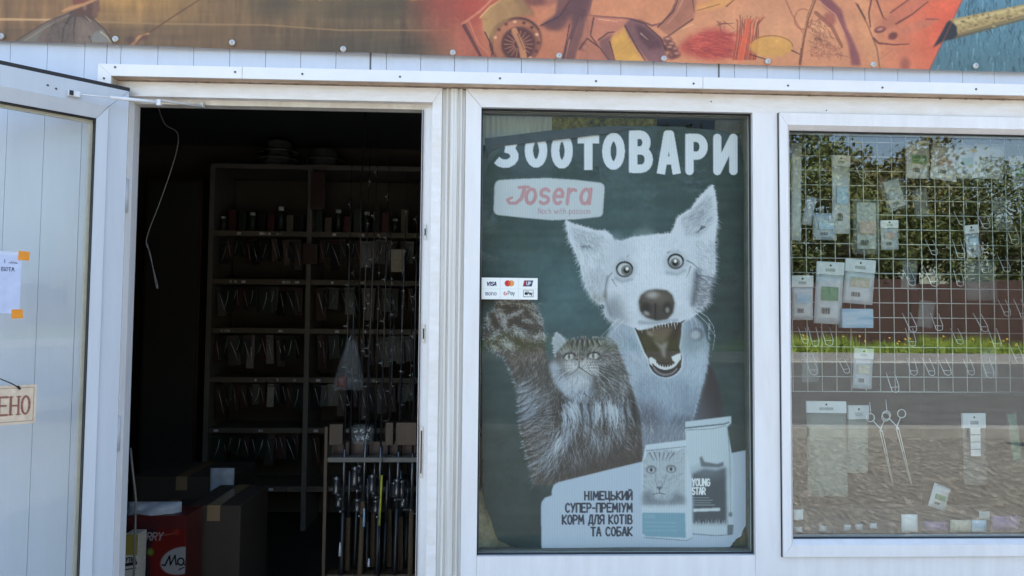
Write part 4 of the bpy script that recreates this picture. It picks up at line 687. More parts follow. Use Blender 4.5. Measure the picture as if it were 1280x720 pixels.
# corner trim round the whole opening, in lengths, with its screws
TZ0, TZ1 = 2.060, 2.0945
def screw(x, z, y, parent, r=.0032, m='screw'):
    MB().lathe([(r, .0), (r, -.0012), (r*.6, -.0018), (.0004, -.0012)], 10, (x, y, z), 'Y').build('screw', M[m], parent)
def trim(pts_front, parent=shop):
    fr = [(p[0], -.041, p[1]) for p in pts_front]; bk = [(p[0], -.0352, p[1]) for p in pts_front]
    return MB().hexa(fr+bk).build('corner_trim', M['trim'], parent)
L0, L1, R0, R1 = -1.121, -1.083, 1.886, 1.924
g = .0007
cuts = [L0, -.708, .655, R1]
for i in range(3):
    a, b = cuts[i]+(g if i else 0), cuts[i+1]-(g if i < 2 else 0)
    lo_a = L1+g if i == 0 else a; lo_b = R0-g if i == 2 else b
    t = trim([(lo_a, TZ0), (lo_b, TZ0), (b+(-g if i == 2 else 0), TZ1), (a+(g if i == 0 else 0), TZ1)])
    MB().box(lo_a, lo_b, -.0352, .004, TZ0, TZ0+.003).build('trim_return', M['stain'], t)
t_l = trim([(L0, .05), (L1, .05), (L1, TZ0), (L0, TZ1)]); MB().box(L1-.003, L1, -.0352, .004, .05, TZ0-.001).build('trim_return', M['pvc_old'], t_l)
t_r = trim([(R0, .05), (R1, .05), (R1, TZ1), (R0, TZ0)]); MB().box(R0, R0+.003, -.0352, .004, .05, TZ0-.001).build('trim_return', M['pvc_old'], t_r)
for px, py in ((144, 84), (294, 90), (378, 92.5), (500, 96), (625, 98), (745, 101.5), (867, 104.5), (985, 107), (1103, 109.5), (1220, 111.5)):
    p = U(px, py, -.041); screw(p.x, p.z, -.0411, shop)
p = U(130, 98, -.041); screw(p.x, p.z, -.0411, shop)
# weathered foam in the gap between trim and frames
def foam_strip(x0, x1, z0, z1, n):
    vs = []; r = random.Random(3)
    for i in range(n+1):
        x = x0+(x1-x0)*i/n
        for y, z in ((.004, z1), (-.004-.004*r.random(), z1-.002), (-.003-.005*r.random(), z0+.003*r.random()), (.004, z0-.003*r.random()**2)): vs.append((x, y, z))
    fs = [(4*i+k, 4*i+4+k, 4*i+5+k, 4*i+1+k) for i in range(n) for k in range(3)]
    return MB().add(vs, fs, True).build('sealant', M['foam'], shop)
foam_strip(-1.083, 1.885, 2.0575, 2.0665, 260)

# ------------------------------------------------------------------ door frame, coupling post, window frames
DT = 2.057
mitred('door_frame', (-1.0825, -.4, -.1265, DT), (-1.060, -.35, -.155, 2.014), 0, .0015, .07, M['pvc_head'], shop, sides='ltr')
mitred('door_stop', (-1.060, -.4, -.155, 2.014), (-1.047, -.35, -.1885, 2.0), .028, .032, .069, M['pvc_old'], shop, .0003, sides='t')
mitred('door_stop', (-1.060, -.4, -.155, 2.014), (-1.047, -.35, -.1885, 2.0), .028, .032, .069, M['pvc'], shop, .0003, sides='lr')
MB().box(-.1865, -.1835, .0255, .032, .03, 1.998).build('rubber_seal', mat('grey seal', (.10, .09, .09), .6), shop)
MB().box(-1.046, -.19, .0, .09, .0, .035, .004).build('threshold', M['steel'], shop)
for px, py, h in ((531.5, 290, .045), (529.5, 417, .055), (526.5, 565, .15)):
    p = U(px, py, .027); k = MB().box(p.x-.004, p.x+.004, .0262, .0279, p.z-h/2, p.z+h/2, .0006).build('strike_plate', M['steel'], shop); MB().box(p.x-.0022, p.x+.0022, .0258, .0262, p.z-h/2+.012, p.z+h/2-.012).build('slot', M['rubber'], k)
# ribbed coupling post
xs = [(-.1260, .002), (-.1235, .008), (-.1160, .008), (-.1130, .0015), (-.1075, .0015), (-.1050, .006), (-.1030, .006), (-.1005, .001), (-.0800, .001), (-.0775, .007), (-.0745, .007), (-.0715, .002), (-.0660, .002), (-.0640, .010), (-.0560, .012)]
vs = [(x, y, z) for z in (.03, 2.0565) for x, y in xs]; n = len(xs)
MB().add(vs, [(i, i+1, n+i+1, n+i) for i in range(n-1)]).build('coupling_post', mat('grimy plastic post', (.78, .76, .72), .4, col2=(.52, .47, .40), vscale=5, stretch=(26, 1, .35), bump=.05), shop)
# windows: head, stiles, mullion, transom, lower panels
G1 = (-.008, .670, .820, 2.002); G2 = (.936, .7145, 1.795, 1.9515); S2 = (.899, .668, 1.832, 2.0)
HT = 2.0572
win1 = empty('window', (0, 0, 0)); win1.parent = shop; win2 = empty('window', (0, 0, 0)); win2.parent = shop
def bar(name, q, parent, y0=0., y1=.07, m='pvc'): return MB().hexa([(x, y0, z) for x, z in q]+[(x, y1, z) for x, z in q]).build(name, M[m], parent)
bar('frame_head', [(-.008+g, 2.002), (1.835, 2.002), (1.885, HT), (-.055+g, HT)], shop, m='pvc_head')
bar('frame_stile', [(-.055, .05), (-.008, .05), (-.008, 2.002-g), (-.055, HT-g)], win1)
bar('frame_stile', [(1.835+g, .05), (1.885, .05), (1.885, HT-g), (1.835+g, 2.002-g)], win2)
bar('mullion', [(.820, .05), (.8965, .05), (.8965, 2.0015), (.820, 2.0015)], shop, -.0008)
for wn_, x0, x1 in ((win1, -.0075, .8195), (win2, .897, 1.8345)):
    bar('transom', [(x0, .60), (x1, .60), (x1, .670 if wn_ == win1 else .6665), (x0, .670 if wn_ == win1 else .6665)], wn_, .0004)
    bar('lower_panel', [(x0, .11), (x1, .11), (x1, .5995), (x0, .5995)], wn_, .018, .05); bar('bottom_rail', [(x0, .05), (x1, .05), (x1, .1095), (x0, .1095)], wn_)
# glass 1: fixed pane with dark gasket
mitred('gasket', (G1[0]-.0004, G1[1]-.0004, G1[2]+.0004, G1[3]+.0004), (G1[0]+.004, G1[1]+.004, G1[2]-.004, G1[3]-.004), .014, .018, .024, M['rubber'], win1, 0)
MB().box(G1[0], G1[2], .026, .042, G1[1], G1[3]).build('pane', M['glass1'], win1)
mitred('inner_bead', (G1[0], G1[1], G1[2], G1[3]), (G1[0]+.006, G1[1]+.006, G1[2]-.006, G1[3]-.006), .0425, .0425, .069, mat('dark brown bead', (.20, .18, .15), .6, var=.3, vscale=20), win1, 0)  # dark brown bead round the fixed pane
# glass 2: opening sash with sloping bead
mitred('sash', S2, (G2[0]-.012, G2[1]-.012, G2[2]+.012, G2[3]+.012), -.012, -.012, .06, M['pvc'], win2)
mitred('sash_bead', (G2[0]-.012, G2[1]-.012, G2[2]+.012, G2[3]+.012), G2, -.0115, .006, .058, M['pvc'], win2)
mitred('gasket', (G2[0]-.0004, G2[1]-.0004, G2[2]+.0004, G2[3]+.0004), (G2[0]+.003, G2[1]+.003, G2[2]-.003, G2[3]-.003), .012, .014, .02, M['rubber'], win2, 0)
MB().box(G2[0], G2[2], .022, .038, G2[1], G2[3]).build('pane', M['glass'], win2)
MB().box(.90, 1.83, -.006, -.0005, 2.0005, 2.0018).build('shadow_gap_seal', M['rubber'], win2); MB().box(.8966, .8988, -.006, .03, .668, 2.0).build('shadow_gap_seal', M['rubber'], win2); MB().box(.8966, 1.83, -.006, .0003, .6666, .6678).build('shadow_gap_seal', M['rubber'], win2)
MB().box(-.055, 1.885, -.07, .001, .028, .049, .003).build('outer_sill', M['pvc'], shop)
MB().box(.0, .83, .105, .40, .60, .625, .004).build('inner_sill', M['pvc_old'], win1); MB().box(.89, 1.86, .072, .46, .685, .707, .004).build('inner_sill', mat('grey brown display board', (.20, .18, .15), .7, var=.3, vscale=12), win2)
for px, py in ((1033, 138), (1103, 121), (1175, 124), (733, 114), (889, 127), (475, 108), (509, 121)):
    p = U(px, py, 0); screw(p.x, p.z, .0005 if py != 121 or px > 600 else .0268, shop, .0021)
# ------------------------------------------------------------------ door leaf, folded outwards
ANG = 42
leaf = empty('door', (-1.035, -.03, 0), math.radians(180+ANG)); leaf.parent = shop
LW, LT, LB = .93, 2.018, .03            # local x along the leaf; local +y is the face towards the viewer
def lring(name, out, inn, yo, yi, yb, m, **k): return mitred(name, out, inn, yo, yi, yb, M[m], leaf, **k)
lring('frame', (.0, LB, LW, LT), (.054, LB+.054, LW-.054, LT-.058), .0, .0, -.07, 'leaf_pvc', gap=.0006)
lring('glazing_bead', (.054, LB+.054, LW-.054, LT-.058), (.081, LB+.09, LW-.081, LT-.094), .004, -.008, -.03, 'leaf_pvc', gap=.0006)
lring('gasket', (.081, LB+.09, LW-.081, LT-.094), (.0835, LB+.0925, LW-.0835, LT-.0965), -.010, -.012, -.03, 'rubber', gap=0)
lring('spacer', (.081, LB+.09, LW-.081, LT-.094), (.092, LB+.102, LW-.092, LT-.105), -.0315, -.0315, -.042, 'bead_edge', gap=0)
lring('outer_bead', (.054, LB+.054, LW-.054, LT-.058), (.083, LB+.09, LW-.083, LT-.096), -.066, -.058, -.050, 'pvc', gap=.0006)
MB().box(.056, LW-.056, -.030, -.026, LB+.056, LT-.06).build('pane', M['doorglass'], leaf); MB().box(.056, LW-.056, -.048, -.044, LB+.056, LT-.06).build('pane', M['doorglass'], leaf)
MB().box(-.004, LW+.004, -.030, -.004, LT+.0005, LT+.013, .003).build('top_seal', M['rubber'], leaf)
lring('rebate_lip', (-.012, LB-.01, LW+.012, LT+.0), (-.0004, LB, LW+.0004, LT-.0004), -.045, -.045, -.07, 'pvc', sides='lrb')
MB().box(-.0115, -.0012, -.044, -.038, LB, LT-.01).build('edge_seal', M['rubber'], leaf)
for z in (.35, 1.02, 1.72): MB().tube([(-.014, -.050, z-.05), (-.014, -.050, z+.05)], .009, 12).build('hinge', M['whiteplastic'], leaf)
h = MB().tube([(LW-.03, .0, 1.05), (LW-.03, .05, 1.05), (LW-.05, .055, 1.05), (LW-.15, .055, 1.05)], .009, 10).build('handle', M['whiteplastic'], leaf); MB().box(LW-.045, LW-.015, .0005, .012, .95, 1.15, .004).build('handle_plate', M['whiteplastic'], h)
for u_, z_ in ((.185, 1.983), (.205, 1.988)): MB().lathe([(.0028, 0), (.0028, .0012), (.0003, .0015)], 8, (u_, 0.0002, z_), 'Y').build('screw', M['screw'], leaf)
# folding stay between leaf and frame head
st = MB().box(.128, .158, .0005, .014, 1.968, 1.985, .002).build('stay_bracket', M['whiteplastic'], leaf); MB().box(.146, .156, .0142, .0165, 1.970, 1.983).build('bracket_slot', M['rubber'], st)
def l2w(u_, v_, z_):
    a = math.radians(180+ANG); return Vector((-1.035+u_*math.cos(a)-v_*math.sin(a), -.03+u_*math.sin(a)+v_*math.cos(a), z_))
A = l2w(.128, .018, 1.976); E1 = U(199, 128, -.05); B = U(253, 133, .02)
m_ = A.lerp(E1, .36)
rod = MB().tube([A, m_], .0022, 8).tube([m_, E1], .0052, 10).box(E1.x-.006, E1.x+.006, E1.y-.006, E1.y+.006, E1.z-.010, E1.z+.008, .002).build('stay_arm', M['whiteplastic'], shop)
MB().tube([E1+Vector((0, 0, .006)), B], .0042, 8).box(B.x-.008, B.x+.004, B.y-.004, B.y+.012, B.z-.003, B.z+.012, .001).build('stay_link', mat('grey stay link', (.48, .46, .43), .4), rod)
# notice and sign on the door glass
def leaf_sheet(name, u0, u1, z0, z1, nx, nz, v, cv, m, parent, gain=(1, 1, 1)):
    """printed sheet on the door face; drawing box in metres, x to the reader's right"""
    uu, zz = np.meshgrid(np.linspace(u1, u0, nx), np.linspace(z1, z0, nz)); a = math.radians(180+ANG)
    X = -1.035+uu*math.cos(a)-v*math.sin(a); Y = -.03+uu*math.sin(a)+v*math.cos(a)
    return sheet(name, X, Y, zz, cv.at((u1-uu)*1000, (z1-zz)*1000), m, parent, gain=gain)
cv = Canvas(0, 0, 215, 162, 2, (178, 188, 226)); rg = np.random.default_rng(2)
def scrawl(x, y, n, s):
    pts = [(x, y)]
    for i in range(n): pts.append((pts[-1][0]+s*rg.uniform(.2, .5), y+s*(rg.uniform(-.5, .1) if i % 2 else rg.uniform(0, .25))))
    cv.line(pts, 1.5, 1.2, (52, 56, 84))
cv.line([(0, 4), (215, 4)], 9, 9, (196, 204, 230), .6)
cv.line([(178, 30), (178, 22)], 1.6, 1.4, (52, 56, 84)); scrawl(188, 30, 8, 7); scrawl(150, 30, 6, 7)
write(cv, 'БОТА', 172, 199, 42, 51, 1.7, (52, 56, 84), .3); cv.noise(rg, .02, 12); cv.a /= 255
note = leaf_sheet('paper_notice', .2495, .4645, 1.366, 1.528, 110, 82, .006, cv, M['paperprint'], None, (1.25, 1.2, 1.0))
tag(note, 'handwritten pale blue paper notice taped to the open door glass', 'notice')
def leaf_box(name, u0, u1, z0, z1, v0, v1, m, parent, tilt=0.):
    q = [(u0, z0), (u1, z0), (u1, z1), (u0, z1)]; cu, cz = .5*(u0+u1), .5*(z0+z1); c, s = math.cos(tilt), math.sin(tilt)
    q = [(cu+(a-cu)*c-(b-cz)*s, cz+(a-cu)*s+(b-cz)*c) for a, b in q]
    return MB().hexa([l2w(a, v1, b) for a, b in q]+[l2w(a, v0, b) for a, b in q]).build(name, m, parent)
leaf_box('sheet_back', .2495, .4645, 1.366, 1.528, .0035, .0055, M['tagwhite'], note)
leaf_box('tape', .2325, .2575, 1.507, 1.531, .0063, .0068, M['orange'], note, .06); leaf_box('tape', .242, .267, 1.353, 1.377, .0063, .0068, M['orange'], note, -.05)
cv = Canvas(0, 0, 220, 102, 2.4, (212, 196, 182)); cv.line([(6, 7), (214, 7), (214, 95), (6, 95), (6, 7)], 1.6, 1.6, (150, 126, 122))
write(cv, 'ЗАЧИНЕНО', 16, 205, 30, 76, 5.2, (142, 96, 88), .42, 1, 0, 4.6); cv.noise(rg, .03, 8); cv.a /= 255
sign = leaf_sheet('closed_sign', .205, .425, 1.077, 1.179, 150, 70, .012, cv, M['paperprint'], None, (1.05, .98, .84))
tag(sign, 'beige framed wooden door sign with brown letters hung from black string', 'sign')
leaf_box('sign_board', .205, .425, 1.077, 1.179, .004, .0115, mat('pale sign board', (.50, .45, .40), .7), sign)
MB().tube([l2w(.245, .0125, 1.172), l2w(.262, .014, 1.184), l2w(.315, .012, 1.212), l2w(.368, .014, 1.184), l2w(.385, .0125, 1.172)], .0016, 6).build('string', M['string'], sign)
b_ = MB()
b_.tube([l2w(.243, .016, 1.168), l2w(.249, .015, 1.177)], .003, 6).build('knot', M['string'], sign)
# ------------------------------------------------------------------ banner over the windows
bc = banner_canvas()
xs = np.linspace(-1.7, 1.92, 1500); tz = np.concatenate([np.linspace(0, .26, 150), np.linspace(.265, .56, 12)])
X, T_ = np.meshgrid(xs, tz); BZ = np.interp(X, [-2.2, -1.395, -.667, .271, .85, 1.641, 2.5], [2.163, 2.152, 2.1425, 2.136, 2.1315, 2.1285, 2.125])
Zb = BZ+T_; Yb = np.full_like(X, -.052)+.002*np.sin(X*9+1)*np.exp(-T_*12)+.0012*np.sin(X*23)*np.exp(-T_*14)
px_, py_ = pix(X, np.full_like(X, -.052), Zb)
ban = sheet('banner', X[::-1], Yb[::-1], Zb[::-1], bc.at(px_, py_)[::-1], M['vinyl'], None, gain=BANNER_GAIN)
tag(ban, 'printed vinyl banner of angler, lake and fishing tackle above the shop windows', 'banner')
MB().add([(x, y, z) for x, y, z in [(-1.7, -.049, 2.17), (1.92, -.049, 2.135), (1.92, -.049, 2.685), (-1.7, -.049, 2.71)]]+[(x, -.0362, z) for x, z in [(-1.7, 2.17), (1.92, 2.135), (1.92, 2.685), (-1.7, 2.71)]], [(0, 1, 2, 3), (7, 6, 5, 4), (0, 4, 5, 1), (1, 5, 6, 2), (2, 6, 7, 3), (3, 7, 4, 0)]).build('backing_board', M['grey'], ban)
for px, py in ((1, 45), (144, 48.5), (290, 53), (429, 61), (566, 65.5), (699, 69.5), (830, 73), (960, 76.5), (1092, 80.5), (1220, 82), (1345, 86)):
    p = U(px, py, -.056); wsh = MB().lathe([(.0003, -.0035), (.003, -.0035), (.0075, -.0018), (.0088, 0), (.0088, .004)], 16, (p.x, -.056, p.z), 'Y').build('washer', M['washer'], ban)
    MB().lathe([(.0003, -.0062), (.0022, -.006), (.003, -.0036)], 8, (p.x, -.056, p.z), 'Y').build('screw_head', M['steel'], wsh)
# ------------------------------------------------------------------ poster behind the first window
pc = poster_canvas()
outline = [(607, 173), (640, 169.5), (680, 164.5), (730, 159.5), (775, 157.3), (850, 158), (890, 162), (925, 167), (927, 185), (933, 220), (937, 260), (938.5, 400), (939, 640), (934, 655), (929, 664), (927, 671), (921, 674), (913, 684), (905, 692),
           (780, 693.5), (677, 693.5), (665, 690.5), (640, 683), (623, 676), (619, 668), (614, 650), (607, 634), (603, 615), (602, 450), (601.5, 300), (603, 230), (606, 196)]
Y0 = .062
X, Z = np.meshgrid(np.linspace(-.012, .822, 430), np.linspace(2.0, .66, 690))
px_, py_ = pix(X, np.full_like(X, Y0), Z); keep = Canvas.inside(px_, py_, outline)
Yp = Y0+.0022*np.sin(X*14+Z*2)+.0015*np.sin(Z*9-X*5)
post = sheet('pet_food_poster', X, Yp, Z, pc.at(px_, py_), M['print'], None, keep, POSTER_GAIN)
tag(post, 'dark green pet shop poster with white dog and raised-paw tabby cat behind glass', 'poster')
oz = [U(a, b, Y0+.004) for a, b in outline]
MB().slab([(p.x, p.z) for p in oz][::-1], Y0+.0055, Y0+.009).build('backing_board', M['board'], post)
# top left corner folded forward: dark back of the board
fold = [(606, 173), (640, 169), (680, 164), (730, 159), (776, 157), (792, 160), (760, 166.5), (715, 172.5), (680, 176.5), (650, 180), (626, 182.5), (614, 190), (608, 200)]
fz = [U(a, b, Y0-.006) for a, b in fold]
MB().slab([(p.x, p.z) for p in fz][::-1], Y0-.0075, Y0-.005).build('folded_edge', mat('dull back of poster board', (.05, .052, .05), .6, col2=(.028, .03, .03), vscale=26), post)
cl = [U(a, b, Y0-.004) for a, b in ((603, 196), (608, 186), (624, 186), (618, 196), (611, 206), (606, 220), (603, 230))]
MB().slab([(p.x, p.z) for p in cl][::-1], Y0-.0045, Y0-.003).build('curled_edge', mat('green curled edge', (.05, .065, .06), .5), post)
# ------------------------------------------------------------------ card payment sticker
cv = Canvas(600, 345, 674, 376, 8, (236, 238, 244)); K = (40, 44, 90)
cv.line([(625.2, 347), (625.2, 374)], .3, .3, (190, 194, 206)); cv.line([(648.3, 347), (648.3, 374)], .3, .3, (190, 194, 206)); cv.line([(602, 361), (672, 361)], .3, .3, (200, 204, 214))
write(cv, 'VISA', 608.5, 620, 352.6, 357, 1.15, K, .3, 1, .15)
cv.ell(634.6, 354.2, 3.8, 3.8, (206, 60, 60), 1, .05); cv.ell(639, 354.2, 3.8, 3.8, (226, 150, 90), .9, .05); cv.ell(636.8, 354.2, 1.3, 2.9, (214, 96, 60), 1, .1)
cv.fill([(655.4, 350.6), (666.6, 350.6), (664.6, 358), (653.6, 358)], (60, 64, 104), 1, .1); cv.fill([(655.4, 350.6), (659, 350.6), (657.2, 358), (653.6, 358)], (150, 60, 76), 1, .1); write(cv, 'UP', 658.4, 663.6, 352.4, 356.2, .9, (225, 228, 236), .3)
write(cv, 'mono', 607, 620.6, 363.6, 369, .8, (96, 100, 130), .25, .9); cv.line([(631, 366.5), (633.4, 366.5), (632.8, 368.4), (630.6, 368.8), (629.6, 366.6), (631.2, 364.6)], .9, .9, (196, 90, 80)); write(cv, 'Pay', 635, 643.4, 363.8, 368.6, .8, (110, 112, 126), .25)
cv.line([(654.4, 362.6), (666.6, 362.6), (666.6, 371), (654.4, 371), (654.4, 362.6)], .5, .5, (60, 62, 72)); cv.ell(657.4, 367, 1.6, 1.8, (30, 30, 36), 1, .2); cv.line([(657.4, 365), (658.3, 363.8)], .6, .4, (30, 30, 36)); write(cv, 'Pay', 659.6, 665.4, 364.8, 368.6, .8, (30, 30, 36), .25)
cv.a /= 255
x0, x1, z0, z1 = PX(602, 347.3, 672, 374.3, .0235); X, Z = np.meshgrid(np.linspace(x0, x1, 170), np.linspace(z1, z0, 66)); px_, py_ = pix(X, np.full_like(X, .0235), Z)
stk = sheet('payment_sticker', X, np.full_like(X, .0235), Z, cv.at(px_, py_), M['paperprint'], None, gain=(1., .98, .86))
tag(stk, 'small white sticker with six card payment logos on the window glass', 'sticker')
MB().box(x0, x1, .0239, .0256, z0, z1).build('sticker_backing', M['tagwhite'], stk)
# ------------------------------------------------------------------ inside: shelving at the back
SY = 2.62
sh = tag(empty('shelving_unit', (0, SY, 0)), 'tall brown shelving along the back wall, seen through the doorway', 'shelving')
xu = [U(262, 400, SY).x, U(385, 400, SY).x, U(524, 400, SY).x+.02, U(524, 400, SY).x+.70]
zs = [U(385, y, SY).z for y in (292, 352, 413, 474, 537, 610)]
ztop_ = U(385, 212, SY).z
for i, x in enumerate(xu): MB().box(x-.016, x+.016, -.02, .36, .03, ztop_-.001, .002).build('upright', M['upright'], sh)
MB().box(xu[0]-.02, xu[-1]+.02, .0, .38, ztop_, ztop_+.03).build('top_board', M['upright'], sh); MB().box(xu[0]+.02, xu[-1]-.02, .362, .375, .05, ztop_-.01).build('back_panel', M['inwall'], sh)
rt = random.Random(40)
def glint_tags(s_, xa, xb, z):  # pale tags added to stand for glints along the shelf edges
    for k in range(rt.randrange(3, 7)):
        x = rt.uniform(xa+.04, xb-.08); MB().box(x, x+rt.uniform(.012, .03), -.0145, -.0125, z-.014, z+.002).build('glint_tag', M['tagwhite' if k % 3 else 'beige'], s_)
for z in zs:
    for i in range(3): _s = MB().box(xu[i]+.017, xu[i+1]-.017, -.012, .355, z-.022, z+.012, .002).build('shelf', M['shelf'], sh); glint_tags(_s, xu[i], xu[i+1], z)
hb = U(262, 215, SY); sb_ = tag(empty('side_cabinet', (hb.x-.42, SY+.05, 0)), 'narrow dark cabinet left of the shelving', 'cabinet')
MB().box(0, .36, .0, .36, .03, 2.28, .004).build('cabinet_body', M['dark3'], sb_); MB().box(.02, .34, -.012, -.001, .06, 2.25, .003).build('cabinet_door', mat('dark cabinet door', (.05, .045, .04), .5), sb_)
# packets: blister cards with a header and a shiny lure, hung in rows on the shelves
def packet(w, h, m1, seed):
    r = random.Random(seed); o = empty('tackle_packet')
    MB().box(-w/2, w/2, -.004, .0, -h, -.02, .002).build('blister', M[m1], o); MB().box(-w/2, w/2, -.0045, -.001, -.018, .0).build('header_card', M['dark3' if seed % 2 else 'dark2'], o)
    k = MB(); a = r.uniform(-.6, .6)
    k.tube([(-.004+a*.02, -.0065, -.03), (.003, -.009, -h*.5), (.004-a*.03, -.0065, -h*.86)], .0022, 6, .0009); k.build('lure', M['glint'], o)
    return o
kinds = [packet(.052, .17, 'dark1', 1), packet(.062, .15, 'dark2', 2), packet(.046, .19, 'dark3', 3)]
pl = ['slim black tackle packet with silver lure hanging on the back shelves', 'broad dark green tackle packet with silver lure on the back shelves', 'long dark brown tackle packet with silver lure on the back shelves']
used = [0, 0, 0]; r = random.Random(11)
for si, z in enumerate(zs[:5]):
    below = zs[si+1] if si+1 < len(zs) else z-.3
    for bi in (0, 1):
        n_ = 13
        for k in range(n_):
            t = r.randrange(3); x = xu[bi]+.05+(xu[bi+1]-xu[bi]-.1)*(k+.5*r.random())/n_
            o = kinds[t] if not used[t] else copy_tree(kinds[t]); used[t] = 1
            o.location = (x, SY+.02+.05*r.random(), z-.028-.012*r.random()); o.rotation_euler = (r.uniform(-.05, .12), r.uniform(-.08, .08), r.uniform(-.25, .25))
            s_ = r.uniform(.7, 1.2); o.scale = (s_*r.uniform(.9, 1.3), 1, s_); tag(o, '%s tackle packet with silver lure, %s from left, %s row, %s bay' % (['slim black', 'broad dark green', 'long dark brown'][t], ['first', 'second', 'third', 'fourth', 'fifth', 'sixth', 'seventh', 'eighth', 'ninth', 'tenth', 'eleventh', 'twelfth', 'thirteenth'][k], ['top', 'second', 'third', 'fourth', 'lowest'][si], ['left', 'right'][bi]), 'packet', 'tackle packets in the %s bay, row %d' % (['left', 'right'][bi], si+1))
for k in range(20):                        # jars and boxes standing on the top shelf
    x = xu[0]+.05+k*.062; z = zs[0]+.012
    if abs(x-xu[1]) < .035: continue
    hh = r.uniform(.10, .17)
    if k % 3: o = MB().box(-.022, .022, -.02, .02, 0, hh, .003).build('bait_box', M[['dark1', 'redcard', 'dark2', 'shelf'][k % 4]]); tag(o, ['black', 'red', 'dark green', 'brown'][k % 4]+' bait box standing %s from the left end of the upper shelf' % ['', 'second', 'third', '', 'fifth', 'sixth', '', 'eighth', 'ninth', '', 'eleventh', 'twelfth', '', 'fourteenth', 'fifteenth', '', 'seventeenth', 'eighteenth', '', 'twentieth'][k], 'box', 'boxes on the upper shelf')
    else: o = empty('bait_jar'); MB().lathe([(.0, 0), (.022, .0), (.022, hh*.75), (.016, hh*.85)], 14).build('jar_body', M['dark2'], o); MB().lathe([(.018, hh*.84), (.018, hh), (.0, hh)], 14).build('lid', M['tagwhite'], o); tag(o, 'small dark bait jar with white lid, %s from the left on the upper shelf' % ['first', 'second', 'third', 'fourth', 'fifth', 'sixth', 'seventh'][k//3], 'jar', 'jars on the upper shelf')
    o.location = (x, SY+.06, z)
# canvas hats stacked on top
for px, py, n_, lb in ((346, 208, 3, 'stack on the left of the shelf top'), (404, 210, 2, 'stack on the right of the shelf top')):
    p = U(px, py, SY+.14)
    for k in range(n_):
        o = MB().lathe([(.125, 0), (.13, .008), (.10, .02), (.088, .03), (.082, .07), (.06, .088), (.0, .092)], 24).build('canvas_hat', M['hat']); o.location = (p.x+.006*k, SY+.14, ztop_+.031+k*.05); tag(o, ['lowest', 'second', 'topmost'][k]+' grey canvas hat in the '+lb, 'hat', 'stacked canvas hats')
# ------------------------------------------------------------------ rod rack by the right jamb
RY = .95
rk = tag(empty('rod_rack', (0, RY, 0)), 'wooden fishing rod rack with a thin front post beside the right jamb', 'rod rack')
a = U(407, 600, RY); b = U(536, 600, RY).x+.12; zt = U(420, 574, RY).z; zt2 = U(420, 556, RY).z
MB().box(a.x-.007, a.x+.007, -.01, .012, .03, U(407, 533, RY).z, .002).build('post', M['wood'], rk); MB().box(b, b+.02, -.01, .012, .03, zt2, .002).build('post', M['wood'], rk)
MB().box(a.x+.0075, b-.0005, -.006, .07, zt-.012, zt+.008, .002).build('rail', M['upright'], rk); MB().box(a.x+.0075, b-.0005, .01, .08, .28, .30, .002).build('rail', M['wood'], rk)
MB().box(a.x+.0075, b-.0005, .085, .10, zt-.001, zt2).build('back_board', M['dark3'], rk)
for x0, x1, y0, y1 in ((412, 429, 530, 557), (482, 492, 528, 556), (495, 521, 528, 556)):
    q = PX(x0, y0, x1, y1, RY-.01); o = MB().box(q[0], q[1], RY-.02, RY+.03, zt2+.001, q[3], .003).build('wooden_block', M['wood']); tag(o, {412: 'small wooden block at the left end of the rod rack', 482: 'narrow wooden block in the middle of the rod rack', 495: 'wide wooden block at the right end of the rod rack'}[x0], 'block', 'blocks on the rod rack')
    if x0 == 412 or x0 == 495: pass
q = U(452, 541, RY); tub = tag(empty('hook_tub', (q.x, RY+.02, zt2+.0015)), 'round clear tub of silver tackle on the rod rack', 'tub')
MB().lathe([(.0, 0), (.04, 0), (.047, .02), (.048, .07), (.05, .075)], 24).build('tub_wall', M['clear'], tub)
k = MB(); rr = random.Random(4)
for _ in range(26): x, y, z = rr.uniform(-.03, .03), rr.uniform(-.03, .03), rr.uniform(.008, .06); k.tube([(x, y, z), (x+rr.uniform(-.012, .012), y+rr.uniform(-.012, .012), z+rr.uniform(.004, .018))], .0025, 5)
tag(k.build('silver_tackle', M['glint'], tub), kind='stuff')
# rods: blank, cork grip, reel seat, reel, guides
def rod_(L, grip='cork'):
    o = empty('fishing_rod'); MB().tube([(0, 0, .30), (0, 0, L)], .0045, 8, .0012).build('blank', M['blank'], o); MB().tube([(0, 0, .0), (0, 0, .02), (0, 0, .16)], .012, 10, .010).build('butt_grip', M[grip], o); MB().tube([(0, 0, .16), (0, 0, .30)], .008, 8, .006).build('reel_seat', M['reel'], o)
    re = MB().lathe([(.0, -.02), (.018, -.02), (.014, -.012), (.013, .012), (.019, .018), (.0, .022)], 16, (0, -.055, .22)).build('reel', M['reel'], o); MB().tube([(0, -.01, .22), (0, -.05, .22)], .004, 6).build('reel_foot', M['reel'], re); MB().tube([(0, -.055, .19), (.03, -.055, .19), (.03, -.075, .19)], .003, 6).build('reel_handle', M['steel'], re)
    for i in range(5):
        z = .5+(L-.5)*i/5; rg_ = .010*(1-i/7); MB().tube([(rg_*math.cos(t*.7), -.012-rg_+rg_*math.sin(t*.7), z) for t in range(10)], .0009, 5).tube([(0, -.002, z-.01), (0, -.012, z), (0, -.002, z+.01)], .0009, 5).build('guide', M['steel'], o)
    return o
proto = {}
rods = [(430, 205, 0), (437, 300, 1), (446, 175, 0), (453, 160, 1), (461, 330, 0), (468, 250, 1), (474, 195, 0), (482, 340, 0), (489, 260, 1), (496, 215, 0), (503, 300, 1), (509, 350, 0), (515, 225, 1)]
